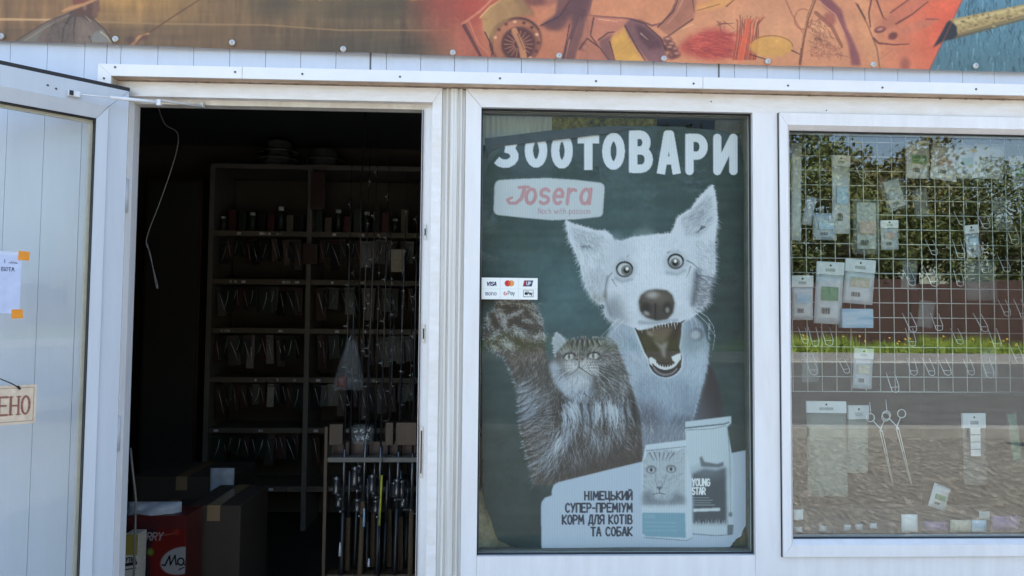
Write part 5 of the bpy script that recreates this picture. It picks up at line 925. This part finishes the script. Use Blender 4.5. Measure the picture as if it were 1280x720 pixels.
for i, (px, py, kd) in enumerate(rods):
    y = RY+.03+.05*(i % 3); top = U(px, py, y); b0 = U(px, 600, y); L = top.z-.31
    if kd not in proto: proto[kd] = rod_(1.0, 'cork' if kd else 'dark1'); o = proto[kd]
    else: o = copy_tree(proto[kd])
    o.location = (b0.x, y-.02, .302); o.scale = (1, 1, max(.4, L)); o.rotation_euler = (rr.uniform(-.02, .01), rr.uniform(-.02, .02), rr.uniform(-.8, .8))
    tag(o, ['black', 'cork'][kd]+' handled fishing rod, %s from the left in the wooden rack' % ['first', 'second', 'third', 'fourth', 'fifth', 'sixth', 'seventh', 'eighth', 'ninth', 'tenth', 'eleventh', 'twelfth', 'thirteenth'][i], 'fishing rod', 'fishing rods in the rack')
q = U(475, 620, RY-.03); o = empty('landing_net_pole', (q.x, RY-.03, .302)); MB().tube([(0, 0, .0), (0, 0, U(475, 655, RY).z-.302)], .006, 8).build('lower_pole', M['blank'], o); MB().tube([(0, 0, U(475, 655, RY).z-.302), (.006, 0, U(475, 592, RY).z-.302)], .0045, 8).build('yellow_section', M['yellow'], o); MB().tube([(.006, 0, U(475, 592, RY).z-.302), (.008, 0, U(475, 556, RY).z-.3)], .002, 6).build('tip', M['blank'], o)
tag(o, 'thin dark pole with a bright yellow section in the rod rack', 'pole')
for px, y0, y1, kx, lb in ((455, 635, 658, 'blue', 'pale blue float hanging among the rods'), (425, 678, 695, 'tagwhite', 'white tag hanging low among the rods'), (461, 698, 708, 'tagwhite', 'tiny white tag at the foot of the rods')):
    q = PX(px-3, y0, px+3, y1, RY-.06); o = MB().tube([((q[0]+q[1])/2, RY-.06, q[2]), ((q[0]+q[1])/2, RY-.06, (q[2]+q[3])/2), ((q[0]+q[1])/2, RY-.06, q[3])], .006, 8, .003).build('float', M[kx]); tag(o, lb, 'float')
# clear bag with something red hanging from a rod
q = PX(416, 424, 455, 488, RY-.08); o = empty('hanging_bag', (0, 0, 0)); bgm = MB().pillow(q[0], q[1], q[2], q[3], RY-.08, .022, 10, .014, random.Random(8)); cx_ = .6*q[0]+.4*q[1]; bgm.v = [(cx_+(x-cx_)*(1-.75*((z-q[2])/(q[3]-q[2]))**1.5)+.02*((z-q[2])/(q[3]-q[2])), y, z) for x, y, z in bgm.v]; bgm.build('clear_film', M['dull'], o)
q2 = PX(421, 470, 433, 484, RY-.08); MB().pillow(q2[0], q2[1], q2[2], q2[3], RY-.08, .010, 6, .006, random.Random(9)).build('red_content', mat('faded red content', (.12, .03, .02), .5), o); MB().tube([((q[0]+q[1])/2, RY-.08, q[3]-.005), ((q[0]+q[1])/2+.005, RY-.05, q[3]+.02)], .002, 6).build('hanger', M['chrome'], o)
tag(o, 'crumpled clear plastic bag with red contents hanging in front of the rods', 'bag')
for px, y0, y1, lb in ((398, 215, 262, 'dark card of hooks hanging high in the doorway'), (497, 312, 340, 'small beige boxed reel hanging by the right shelf'), (388, 305, 330, 'square dark box on the middle upright')):
    q = PX(px-9, y0, px+9, y1, SY-.12); o = MB().box(q[0], q[1], SY-.14, SY-.11, q[2], q[3], .003).build('hanging_card', M['beige' if px == 497 else 'dark3']); tag(o, lb, 'card')
q = U(441, 200, 1.5); o = MB().tube([(q.x+.06, 1.5, 2.599), (q.x+.058, 1.5, 2.3), (q.x+.045, 1.5, 2.05), (q.x+.05, 1.5, .8)], .004, 6).build('ceiling_pole', M['blank']); tag(o, 'thin black pole rising to the ceiling beside the shelving', 'pole')
# cable looping down from the ceiling inside the doorway
pts = [U(px, py, .35) for px, py in ((196, 128), (206, 155), (221, 165), (222, 182), (213, 215), (199, 255), (183, 299), (188, 318), (195, 356), (197, 357), (190, 330), (184, 304))]
dn = []
for i in range(len(pts)-1):
    a, b, c_, d_ = pts[max(i-1, 0)], pts[i], pts[i+1], pts[min(i+2, len(pts)-1)]
    for k in range(5): t = k/5; dn.append(.5*((2*b)+(c_-a)*t+(2*a-5*b+4*c_-d_)*t*t+(3*b-a-3*c_+d_)*t**3))
cab = MB().tube([Vector((pts[0].x, .35, 2.599))]+dn+[pts[-1]], .0014, 6).build('hanging_cable', mat('grey cable', (.20, .19, .17), .5)); tag(cab, 'thin pale cable looping down inside the doorway', 'cable')
# ------------------------------------------------------------------ boxes stacked behind the left jamb
def carton(name, q, y0, y1, z0, label, m='card', extra=True):
    o = empty(name, (0, 0, 0)); MB().box(q[0], q[1], y0, y1, z0, q[3], .004).build('carton', M[m], o)
    if extra: MB().box((q[0]+q[1])/2-.025, (q[0]+q[1])/2+.025, y0-.001, y1+.001, q[3]-.06, q[3]+.0012).build('parcel_tape', mat('brown parcel tape', (.26, .17, .09), .25), o); MB().box(q[0]+.003, q[1]-.003, y0+(y1-y0)/2-.001, y0+(y1-y0)/2+.001, q[3]+.0008, q[3]+.0018).build('flap_gap', M['dark1'], o)
    return tag(o, label, 'box', 'cartons inside the doorway')
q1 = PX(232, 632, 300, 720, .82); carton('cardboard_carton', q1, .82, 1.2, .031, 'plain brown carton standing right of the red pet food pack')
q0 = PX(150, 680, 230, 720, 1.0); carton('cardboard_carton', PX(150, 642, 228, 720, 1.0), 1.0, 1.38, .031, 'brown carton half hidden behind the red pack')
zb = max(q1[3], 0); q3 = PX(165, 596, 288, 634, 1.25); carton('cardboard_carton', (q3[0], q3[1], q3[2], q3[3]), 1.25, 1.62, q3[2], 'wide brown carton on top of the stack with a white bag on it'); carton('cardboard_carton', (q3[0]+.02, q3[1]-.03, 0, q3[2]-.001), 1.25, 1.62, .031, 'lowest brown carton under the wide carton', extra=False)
q = PX(262, 588, 292, 632, 1.23); wb = MB(); wb.pillow(q[0], q[1], q[2], q[3]+.01, 1.235, .012, 8, .01, random.Random(3)); wb.build('white_bag', M['milky']); tag(bpy.data.objects['white_bag'], 'crumpled translucent white bag draped over the carton corner', 'bag')
q = PX(160, 627, 227, 650, .66); MB().pillow(q[0], q[1], q[2], q[3], .66, .05, 9, .02, random.Random(6)).build('lilac_bag', M['milky']); tag(bpy.data.objects['lilac_bag'], 'pale lilac plastic bag lying on the red pet food pack', 'bag')
# red pet food pack with its print
cv = Canvas(150, 632, 240, 740, 4, (150, 42, 34)); cv.fill([(150, 652), (200, 650), (186, 690), (190, 740), (150, 740)], (66, 44, 54), 1, 2); cv.fill([(150, 645), (232, 645), (232, 662), (150, 662)], (120, 56, 54), .8, 2)
write(cv, 'RRY', 183, 202, 666, 675, 1.8, (210, 190, 186), .35, 1, .25); cv.line([(205, 669), (222, 666)], 1.4, 1.2, (200, 110, 96)); cv.ell(221, 665, 4, 4, (196, 66, 46), .9, .3)
cv.ell(226, 701, 26, 17, (214, 208, 204), 1, .05, -.25); cv.line([(203, 706), (206, 707), (212, 695), (213, 706), (219, 694), (220, 706), (223, 704)], 2, 1.6, (30, 26, 28)); cv.line(arc(226, 702, 4, 4.4, 0, 360, 10), 2, 1.6, (30, 26, 28)); cv.line([(231, 706), (234, 702)], 2, 1, (30, 26, 28)); cv.line([(224, 712), (230, 709)], 1.6, 1, (30, 26, 28))
cv.ell(188, 690, 4, 4.5, (150, 190, 70), .95, .4); cv.line([(172, 712), (178, 694)], 1.6, .8, (170, 160, 120), .8); cv.a /= 255
RPY = .60
x0, x1, z0, z1 = PX(159, 645, 232, 735, RPY); X, Z = np.meshgrid(np.linspace(x0, x1, 150), np.linspace(z1, z0, 180)); px_, py_ = pix(X, np.full_like(X, RPY), Z)
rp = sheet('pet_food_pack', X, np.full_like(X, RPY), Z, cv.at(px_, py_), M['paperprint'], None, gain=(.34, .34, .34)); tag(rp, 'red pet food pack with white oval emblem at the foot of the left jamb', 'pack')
MB().box(x0, x1, RPY+.0008, RPY+.16, .031, z1, .004).build('pack_body', M['redcard'], rp)
cv = Canvas(150, 660, 180, 740, 4, (146, 128, 60)); cv.fill([(150, 694), (180, 694), (180, 740), (150, 740)], (190, 184, 168), 1, .5); write(cv, 'УТRА', 157, 170, 697, 702, 1.2, (36, 34, 36), .3); cv.line([(157, 706), (170, 704)], 4, 4, (40, 38, 40)); cv.line([(157, 712), (170, 710)], 1.4, 1.4, (60, 58, 60)); cv.a /= 255
x0, x1, z0, z1 = PX(154, 668, 171.5, 735, .52); X, Z = np.meshgrid(np.linspace(x0, x1, 50), np.linspace(z1, z0, 120)); px_, py_ = pix(X, np.full_like(X, .52), Z)
rp = sheet('yellow_pack', X, np.full_like(X, .52), Z, cv.at(px_, py_), M['paperprint'], None); tag(rp, 'narrow yellow and white pack beside the red pack', 'pack'); MB().box(x0, x1, .5208, .59, .031, z1, .003).build('pack_body', M['beige'], rp)
q = U(164, 600, .45); o = MB().tube([U(163, 560, .45), U(166, 590, .45), U(170, 625, .45), Vector((U(171, 640, .45).x, .45, .031))], .004, 8).build('broom_handle', M['upright']); tag(o, 'thin grey stick leaning just inside the left jamb', 'stick')

# ------------------------------------------------------------------ display window: wire grid and what hangs on it
GY = .25
gr = tag(empty('wire_grid', (0, GY, 0)), 'white wire display grid hanging inside the right window', 'display grid')
gx0, gz0 = U(990.5, 400, GY).x, U(1130, 490, GY).z
for i in range(19): MB().tube([(gx0+.05*i, 0, gz0), (gx0+.05*i, 0, gz0+1.0)], .0015, 6).build('wire', M['wire'], gr)
for j in range(21): MB().tube([(gx0-.004, .003, gz0+.05*j), (gx0+.05*18+.004, .003, gz0+.05*j)], .0015, 6).build('wire', M['wire'], gr)
def hook(w=.026, h=.048):
    return MB().tube([(-w/2, -.004, .012), (-w/2, -.012, 0), (-w/2, -.03, -h*.6), (-w/2+.003, -.034, -h*.92), (0, -.036, -h), (w/2-.003, -.034, -h*.92), (w/2, -.03, -h*.6), (w/2, -.012, 0), (w/2, -.004, .012)], .0013, 6).tube([(-w/2, -.03, -h*.66), (w/2, -.03, -h*.66)], .0011, 6).mesh('display_hook', M['chrome'])
hm = hook()
HP = [(1072, 224), (1037, 280), (1112, 300), (1195, 279), (1224, 278), (1262, 296), (1160, 350), (1195, 350), (1225, 333), (1250, 333), (1251, 388), (1270, 388), (1167, 407), (1220, 407), (1135, 428), (1192, 428), (1239, 428), (1001, 428), (1014, 428), (1031, 428), (1137, 466), (1156, 466), (1207, 466), (1230, 466), (1265, 448), (1050, 462), (1011, 460), (1079, 462), (1132, 343), (1132, 400), (1194, 313), (1160, 308), (1112, 470), (1176, 470)]
rr = random.Random(12); NTH = ['first', 'second', 'third', 'fourth', 'fifth', 'sixth', 'seventh', 'eighth', 'ninth', 'tenth', 'eleventh', 'twelfth']
row_of = {q: round((U(q[0], q[1]-8, GY).z-gz0)/.05) for q in HP}; rows = sorted(set(row_of.values()), reverse=True)
for px, py in sorted(HP):
    p = U(px, py-8, GY); j = row_of[px, py]; rank = sorted(q[0] for q in HP if row_of[q] == j).index(px)
    o = link('display_hook', hm); o.location = (p.x, GY-.001, gz0+.05*j+.004); o.rotation_euler = (rr.uniform(-.1, .15), rr.uniform(-.5, .5) if (px, py) in ((1167, 407), (1050, 462)) else rr.uniform(-.08, .08), rr.uniform(-.12, .12)); s_ = rr.uniform(.85, 1.1); o.scale = (s_, 1, s_)
    tag(o, 'empty looped wire hook, %s from left in hook row %s of the grid' % (NTH[rank], ['one', 'two', 'three', 'four', 'five', 'six', 'seven', 'eight', 'nine', 'ten', 'eleven', 'twelve', 'thirteen'][rows.index(j)]), 'hook', 'empty hooks on the display grid')
pm = MB().tube([(0, .0, .0), (0, -.008, .001), (0, -.05, .008), (0, -.056, .016)], .0013, 6).tube([(0, -.002, .0), (0, -.004, -.022)], .0013, 6).mesh('display_prong', M['chrome'])
for k in range(9):
    p = U(1124+k*16.5, 247, GY); o = link('display_prong', pm); o.location = (p.x, GY-.001, gz0+.05*round((p.z-gz0)/.05)+.002); o.rotation_euler = (0, 0, rr.uniform(-.2, .2)); tag(o, '%s straight wire prong from the left in the upper row of the grid' % NTH[k], 'hook', 'straight prongs on the grid')
LABC = ['blue', 'pink', 'green', 'beige', 'grey']
def bag(name, box, m, label, cat='packet', header=None, tilt=0., d=.006, y=None, group=None, hh=.2, inner=None):
    """header bag: pillow of film, folded card header, optional insert"""
    y = GY-.03 if y is None else y; q = PX(*box, y); cx = (q[0]+q[1])/2; o = empty(name, (cx, y, q[3])); w_, h_ = (q[1]-q[0])/2, q[3]-q[2]; zt_ = -h_*hh if header else 0
    MB().pillow(-w_, w_, -h_, zt_, 0, d, 6, d*.5, random.Random(int(box[0]))).build('film', M[m], o)
    if header: MB().add(*_header(w_, zt_)).build('header_card', M[header], o)
    if header: MB().box(-w_*.35, w_*.35, -.0042, -.0036, zt_*.75, zt_*.5).build('header_print', M['grey'], o); MB().lathe([(.0, -.0004), (.0035, -.0004), (.0035, .0)], 10, (0, -.0037, zt_*.25), 'Y').build('hang_hole', M['dark1'], o)
    if inner and d > .0035:
        lab = MB().box(-w_*.62, w_*.62, -d-.0026, -d-.002, -h_*.62, -h_*.40).build('printed_label', M[LABC[int(box[0]) % len(LABC)]], o)
        for k in range(7): MB().box(-w_*.5+k*w_*.09, -w_*.5+k*w_*.09+w_*(.03+.02*(k % 2)), -d-.0024, -d-.0018, -h_*.84, -h_*.74).build('barcode_bar', M['dark1'], o)
    if inner: MB().box(-w_*.7, w_*.7, -.0012, .0012, -h_*.9, zt_-h_*.05).build('insert', M[inner], o)
    o.rotation_euler = (rnd.uniform(-.05, .05), tilt, rnd.uniform(-.12, .12)); return tag(o, label, cat, group)
def _header(w_, z):
    m_ = MB().box(-w_*1.01, w_*1.01, -.0035, -.0012, z, .0).box(-w_*1.01, w_*1.01, .0012, .0035, z, .0).box(-w_*1.01, w_*1.01, -.0035, .0035, .0002, .0016); return m_.v, m_.f
bag('header_bag', (1040, 195, 1063, 292), 'sachet', 'long narrow pale packet hanging high on the left of the grid', header='tagwhite', hh=.13, inner='grey')
bag('strip_packet', (990, 179, 1003, 300), 'sachet', 'tall white strip packet at the left edge of the grid', d=.003)
bag('card_packet', (1132, 176, 1163, 223), 'sachet', 'pale grey packet hanging left of three at the window top', inner='grey')
bag('card_packet', (1166, 181, 1199, 226), 'sachet', 'tilted pale packet beside the pinkish card at the window top', tilt=.12, inner='tagwhite')
bag('card_packet', (1197, 181, 1218, 223), 'sachet', 'pinkish card packet near the top right of the grid', inner='pink', y=GY-.02)
bag('card_packet', (1219, 180, 1255, 223), 'sachet', 'pale packet at the far right of the window top row', tilt=.05, inner='grey')
bag('thin_packet', (1009, 246, 1021, 282), 'milky', 'slim milky packet tucked beside the white strip', tilt=.2)
bag('clear_packet', (1066, 250, 1100, 318), 'clear', 'clear packet with pale insert left of centre on the grid', inner='grey')
bag('clear_packet', (1099, 224, 1126, 264), 'clear', 'small clear packet tilted near the grid centre', tilt=-.25, inner='grey')
bag('blue_bag', (1015, 266, 1046, 300), 'milky', 'bluish white bag of small parts left of the long packet', d=.01, inner='blue')
bag('header_bag', (990, 345, 1016, 400), 'sachet', 'leftmost white packet in the lower left row of the grid', header='tagwhite', hh=.25, inner='tagwhite')
bag('header_bag', (1022, 328, 1055, 405), 'sachet', 'tall white packet in the middle of the lower left row', header='tagwhite', hh=.2, tilt=.05, inner='tagwhite', y=GY-.04)
bag('header_bag', (1058, 325, 1094, 380), 'sachet', 'white packet with card header at the right of the lower left row', header='tagwhite', hh=.28, tilt=.08, inner='tagwhite')
bag('clear_packet', (1205, 326, 1246, 376), 'clear', 'faint clear bag hanging at the right of the grid', d=.012)
q = PX(1050, 386, 1089, 410, GY-.035); o = MB().box(q[0], q[1], GY-.05, GY-.02, q[2], q[3], .003).build('blue_box', M['blue']); o.rotation_euler = (0, .0, 0); tag(o, 'small blue and white box under the white packets', 'box')
bag('tall_bag', (1009, 502, 1057, 620), 'tallfilm', 'tall clear bag with white header hanging below the grid', header='tagwhite', hh=.12, d=.012, inner=None)
bag('tall_bag', (1060, 507, 1087, 592), 'tallfilm', 'smaller clear bag with crumpled header beside the tall bag', header='sachet', hh=.2, d=.01)
bag('label_strip', (1202, 517, 1233, 606), 'clear', 'clear packet with four small white labels on the right', header='tagwhite', hh=.2, d=.006)
for k in range(4):
    q = PX(1211.5, 535+k*9, 1224.5, 543+k*9, GY-.045); MB().box(q[0], q[1], GY-.046, GY-.044, q[2], q[3]).build('white_label', M['tagwhite']); l_ = bpy.data.objects['white_label' if k == 0 else 'white_label.%03d' % k]; l_.parent = bpy.data.objects['label_strip']; l_.matrix_parent_inverse = Matrix.Translation(-Vector(bpy.data.objects['label_strip'].location))
bag('green_strip', (1258, 515, 1272, 582), 'clear', 'thin green strip packet at the right edge of the display', tilt=-.12, d=.003, inner='green')
bag('foil_sachet', (1167, 607, 1190, 637), 'sachet', 'tilted silvery sachet hanging alone under the grid', tilt=.35, d=.004, inner='grey')
for box, m_, lb, dd in (((1127, 643, 1147, 672), 'tagwhite', 'upright white card packet on the display board, left of the violet bag', .01), ((1188, 650, 1214, 672), 'beige', 'beige sachet on the display board near the blue sachet', .01), ((1215, 650, 1233, 672), 'blue', 'small blue sachet on the display board', .01), ((992, 637, 1004, 650), 'tagwhite', 'small white label stuck in the lower left window corner', .002), ((1224, 639, 1237, 649), 'grey', 'tiny grey label above the blue sachet', .002)):
    y = .10; q = PX(*box, y); z0_ = .708 if box[3] > 660 else q[2]; o = MB().pillow(q[0], q[1], z0_, q[3], y, dd*.6, 5, dd*.2, rnd).build('small_sachet', M[m_]); tag(o, lb, 'sachet')
for box, lb in (((1155, 652, 1186, 672), 'violet mesh bag on the display board'), ((1240, 645, 1277, 672), 'larger violet mesh bag at the right end of the display board')):
    q = PX(*box, .11); o = MB().pillow(q[0], q[1], .708, q[3], .115, .02, 8, .01, rnd).build('mesh_bag', M['violet']); tag(o, lb, 'bag')
for px, py, k in ((998, 661, 0), (1030, 662, 1), (1063, 660, 2), (1080, 663, 3), (1100, 661, 4)):
    p = U(px, py, .10); o = MB().pillow(p.x-.012, p.x+.012, .708, .708+.018, .10+.01*k, .006, 5, .004, rnd).build('scrap_packet', M['sachet']); tag(o, '%s scrap of pale packing from the left on the display board' % NTH[k], 'packet', 'scraps on the display board')
# two long fishing forceps
for ring1, ring2, tip, lb in (((1088, 522), (1107, 521), (1116, 605), 'long steel forceps hanging below the grid, left of the pair'), ((1108, 519), (1127, 517), (1139, 605), 'long steel forceps hanging below the grid, right of the pair')):
    FY = GY-.05 if tip[0] < 1120 else GY-.07
    a1, a2, tp = U(*ring1, FY), U(*ring2, FY), U(*tip, FY); o = empty('forceps', (a1.x, FY, a1.z)); base = Vector(o.location); piv = (a1+a2)/2*.8+tp*.2
    for s_, ctr in ((1, a1), (-1, a2)):
        end = tp+Vector((.0012*s_, 0, 0)); k = MB(); rad = .0135
        k.tube([ctr-base+Vector((rad*math.cos(t*math.pi/8), 0, rad*math.sin(t*math.pi/8))) for t in range(17)], .0017, 6, cap=False)
        k.tube([ctr-base+(piv-ctr).normalized()*rad, piv-base+Vector((.0035*s_, -.001*s_, .0)), end-base], .0020, 6, .0012); k.build('blade', M['chrome'], o)
    MB().lathe([(.0, -.004), (.004, -.003), (.004, .003), (0, .004)], 10, tuple(piv-base), 'Y').build('pivot', M['chrome'], o)
    MB().tube([Vector((.002, 0, .01)), Vector((.004, .01, .05))], .0012, 6).build('hanger', M['chrome'], o); tag(o, lb, 'forceps', 'forceps in the window')
# ribbed panel, olive sheet, grey board added for reflected tones; chipboard below
q = PX(601, 136, 690, 182, .13); k = MB(); n_ = 26
k.add([(q[0]+(q[1]-q[0])*i/n_, .13+(.004 if i % 2 else 0), z) for z in (q[2], q[3]+.02) for i in range(n_+1)], [(i, i+1, n_+2+i, n_+1+i) for i in range(n_)])
tag(k.build('added_ribbed_panel', mat('grey ribbed tones', (.62, .66, .64), .5, var=.12, vscale=6)), 'added grey ribbed panel behind the top left corner of the poster', 'panel')
q = PX(688, 138, 822, 176, .14); k = MB(); n_ = 40; r = random.Random(6)
k.add([(q[0]+(q[1]-q[0])*i/n_, .14+.012*math.sin(i*.8)+.004*r.random(), z+.004*r.random()) for z in (q[2], q[3]+.02) for i in range(n_+1)], [(i, i+1, n_+2+i, n_+1+i) for i in range(n_)], True)
tag(k.build('added_olive_sheet', mat('olive foliage tones', (.62, .55, .12), .9, col2=(.10, .11, .03), vscale=60, bump=.4)), 'olive yellow sheet added for reflected foliage behind the top edge of the poster', 'cloth')
q = PX(894, 138, 934, 190, .15); tag(MB().box(q[0], q[1], .15, .16, q[2], q[3]+.02, .002).build('added_grey_board', mat('grey mottled tones', (.42, .42, .39), .8, var=.35, vscale=40)), 'added grey mottled tones behind the top right corner of the poster', 'board')
q = PX(596, 612, 946, 700, .11); tag(MB().box(q[0]-.03, q[1]+.02, .11, .125, q[2], q[3], .002).build('chipboard_panel', mat('sandy chipboard', (.72, .62, .42), .85, var=.45, vscale=50)), 'sandy chipboard panel behind the bottom corners of the poster', 'board')
# more small clear packets on the grid
for box, hd, lb in (((1101, 276, 1122, 312), 'tagwhite', 'small carded packet just right of the clear packet at grid centre'), ((1140, 236, 1158, 272), None, 'tiny clear packet under the top left card packet'), ((1205, 282, 1222, 322), 'tagwhite', 'small carded packet above the faint clear bag'), ((1240, 246, 1262, 288), None, 'small clear packet under the far right top packet'), ((1128, 326, 1148, 362), None, 'tiny clear packet in front of the reflected fence'),
                    ((1068, 436, 1092, 486), 'sachet', 'crumpled clear packet low on the grid beside the forceps'), ((1002, 440, 1024, 478), None, 'small clear packet low at the left edge of the grid'), ((1150, 376, 1170, 410), None, 'tiny clear packet near the tilted hook'), ((1226, 436, 1246, 474), None, 'small clear packet at the lower right of the grid'), ((1262, 196, 1278, 236), 'tagwhite', 'narrow carded packet cut by the right edge')):
    bag('small_packet', box, 'clear' if hd is None else 'milky', lb, header=hd, hh=.25, tilt=rnd.uniform(-.15, .15), d=.005, inner='grey' if hd else None)
# ------------------------------------------------------------------ across the street (seen as reflections in the glass)
rn = np.random.default_rng(4)
leafm = [mat('tree leaves', (.20, .24, .06), .6, col2=(.035, .05, .015), vscale=.55), mat('lighter tree leaves', (.30, .27, .09), .6, col2=(.06, .07, .02), vscale=.55)]
bark = mat('bark', (.10, .075, .05), .9, var=.4, vscale=3, bump=.5, bscale=12)
def crown_mesh(name, n, rx, rz, seed, m):
    g = np.random.default_rng(seed); cl = []
    for _ in range(26):
        d = g.normal(size=3); d /= np.linalg.norm(d); cl.append(d*g.uniform(.35, 1)**.6*np.array((rx, rx, rz)))
    cl = np.array(cl); c = cl[g.integers(len(cl), size=n)]; p = c+g.normal(size=(n, 3))*np.array((.17*rx, .17*rx, .12*rz)); s = g.uniform(.06, .15, (n, 1))
    a = g.normal(size=(n, 3)); a /= np.linalg.norm(a, axis=1, keepdims=True); b = np.cross(a, g.normal(size=(n, 3))); b /= np.linalg.norm(b, axis=1, keepdims=True)
    v = np.stack([p-a*s, p+b*s*.6, p+a*s, p-b*s*.6], 1).reshape(-1, 3)
    me = bpy.data.meshes.new(name); me.from_pydata(v.tolist(), [], np.arange(4*n).reshape(n, 4).tolist()); me.materials.append(m); return me
crowns = [crown_mesh('crown', 9500, 3.4, 4.2, 1, leafm[0]), crown_mesh('crown', 8000, 2.8, 3.4, 2, leafm[1]), crown_mesh('crown', 9500, 3.8, 3.6, 3, leafm[0])]
def trunk_mesh(h, seed):
    g = random.Random(seed); k = MB(); k.tube([(0, 0, 0), (.1, .05, h*.3), (0, .1, h*.65), (.1, 0, h)], .26, 8, .08)
    for i in range(6): z = h*(.4+.09*i); an = g.uniform(0, 6.28); k.tube([(0, 0, z), (math.cos(an)*1.1, math.sin(an)*1.1, z+.9), (math.cos(an)*2.1, math.sin(an)*2.1, z+2)], .09, 6, .02)
    return k.mesh('trunk', bark)
trunks = [trunk_mesh(8, i) for i in range(3)]
wh = ['left end', 'second from the left', 'middle', 'right of the middle', 'second from the right', 'right end']
TR = [(1, -40, 0, 1.0), (6, -43, 2, 1.15), (12, -40.5, 1, 1.0), (17, -44, 0, 1.3), (21.5, -40.5, 2, 1.05), (26, -45, 1, 1.4), (30, -41, 0, 1.05), (35.5, -44, 2, 1.2), (-5, -42, 1, 1.1), (41, -42, 0, 1.1), (14, -52, 2, 1.6), (24, -54, 0, 1.7), (33, -53, 1, 1.7), (47, -46, 2, 1.3)]
for i, (x, y, k, s) in enumerate(sorted(TR)):
    t = tag(empty('street_tree', (x, y, 0), rnd.uniform(0, 6)), 'leafy tree mirrored in the window glass, number %d from the left beyond the fence' % (i+1), 'tree', 'trees across the street')
    link('trunk', trunks[k], None, t); c = link('crown', crowns[k], None, t); c.location = (0, 0, 6.0); t.scale = (s, s, s)
tree_names = ['first', 'second', 'third', 'fourth', 'fifth', 'sixth', 'seventh', 'eighth', 'ninth', 'tenth', 'eleventh', 'twelfth', 'thirteenth', 'fourteenth']
for i, t in enumerate(sorted([o for o in C.objects if o.name.startswith('street_tree')], key=lambda o: o.location.x)): t['label'] = '%s leafy street tree counted from the left behind the brown fence' % tree_names[i]
# fence of brown sheets
fm = mat('brown fence sheet', (.085, .045, .038), .6, var=.35, vscale=1.5, stretch=(4, 1, .3))
fe = tag(empty('brown_fence', (-10, -36.6, 0)), 'long dark brown sheet fence across the road', 'fence')
for k in range(28): MB().box(k*2.2+.01, k*2.2+2.19, 0, .04, .15, 3.7+.12*(k % 3), .01).build('fence_panel', fm, fe)
for k in range(29): MB().box(k*2.2-.05, k*2.2+.05, -.12, -.01, 0, 3.75).build('post', fm, fe)
# flowering verge: nobody could count it
n = 16000; x = rn.uniform(-12, 52, n); y = rn.uniform(-36.2, -33.2, n); h = rn.uniform(.25, .95, n)*(.35+.5*np.sin(x*1.3)**2+.45*np.sin(x*.41+1)**2); d = rn.normal(size=(n, 2))*.16; w_ = rn.uniform(.03, .07, n)
v = np.stack([np.stack([x-w_, y, 0*x], -1), np.stack([x+w_, y, 0*x], -1), np.stack([x+d[:, 0], y+d[:, 1], h], -1)], 1).reshape(-1, 3)
me = bpy.data.meshes.new('verge_grass'); me.from_pydata(v.tolist(), [], np.arange(3*n).reshape(n, 3).tolist()); me.materials.append(mat('verge grass', (.30, .40, .05), .7, col2=(.13, .20, .03), vscale=1.2)); tag(link('verge_grass', me), 'green grassy verge in front of the brown fence', 'grass', kind='stuff')
k = MB(); rr = random.Random(3)
for _ in range(110): q = Vector((rr.uniform(-5, 45), rr.uniform(-34.5, -33.2), rr.uniform(.5, .95))); s = .05; k.add([q+Vector((-s, 0, 0)), q+Vector((0, s, -s)), q+Vector((s, 0, 0)), q+Vector((0, -s, s))], [(0, 1, 2, 3)])
tag(k.build('verge_flowers', mat('yellow flowers', (.75, .55, .03), .6)), 'yellow flowers dotted over the verge', 'flowers', kind='stuff')
# loose stones and litter on the verge
n = 34000; g_ = np.random.default_rng(8); c_ = np.stack([g_.uniform(-3, 10, n), -1.4-5.2*g_.uniform(0, 1, n)**.8, np.full(n, .004)], -1); s_ = (g_.uniform(.35, 1, n)**2*.034)[:, None]
dv = np.array([(1, 0, 0), (0, 1, 0), (-1, 0, 0), (0, -1, 0), (0, 0, .9)], np.float32); v = (c_[:, None]+s_[:, None]*dv[None]*g_.uniform(.5, 1.2, (n, 5, 1))).reshape(-1, 3)
fs = (np.arange(n)[:, None, None]*5+np.array([(0, 1, 4), (1, 2, 4), (2, 3, 4), (3, 0, 4)])[None]).reshape(-1, 3)
me = bpy.data.meshes.new('gravel_stones'); me.from_pydata(v.tolist(), [], fs.tolist()); me.materials.append(mat('loose stones', (.46, .44, .405), .9, col2=(.17, .16, .14), vscale=30)); tag(link('gravel_stones', me), 'loose stones scattered over the gravel verge', 'gravel', kind='stuff')
# unseen stall added to shade the open door from the right
ns = tag(empty('added_shade_stall', (7.2, -3.2, 0)), 'dark green stall added out of view to shade the open door', 'stall'); gm = mat('added stall dark green', (.03, .06, .045), .5, var=.2, vscale=2)
for k in range(8): MB().box(-.03, 0, .01+.5*k, .49+.5*k, .05, 3.4, .004).build('added_stall_sheet', gm, ns)
MB().box(.001, 3, 0, 4.0, .02, 3.38).build('body', gm, ns); MB().box(-.45, 3.2, -.2, 4.2, 3.41, 3.5, .01).build('roof', M['grey'], ns)  # body and roof of the added shade stall
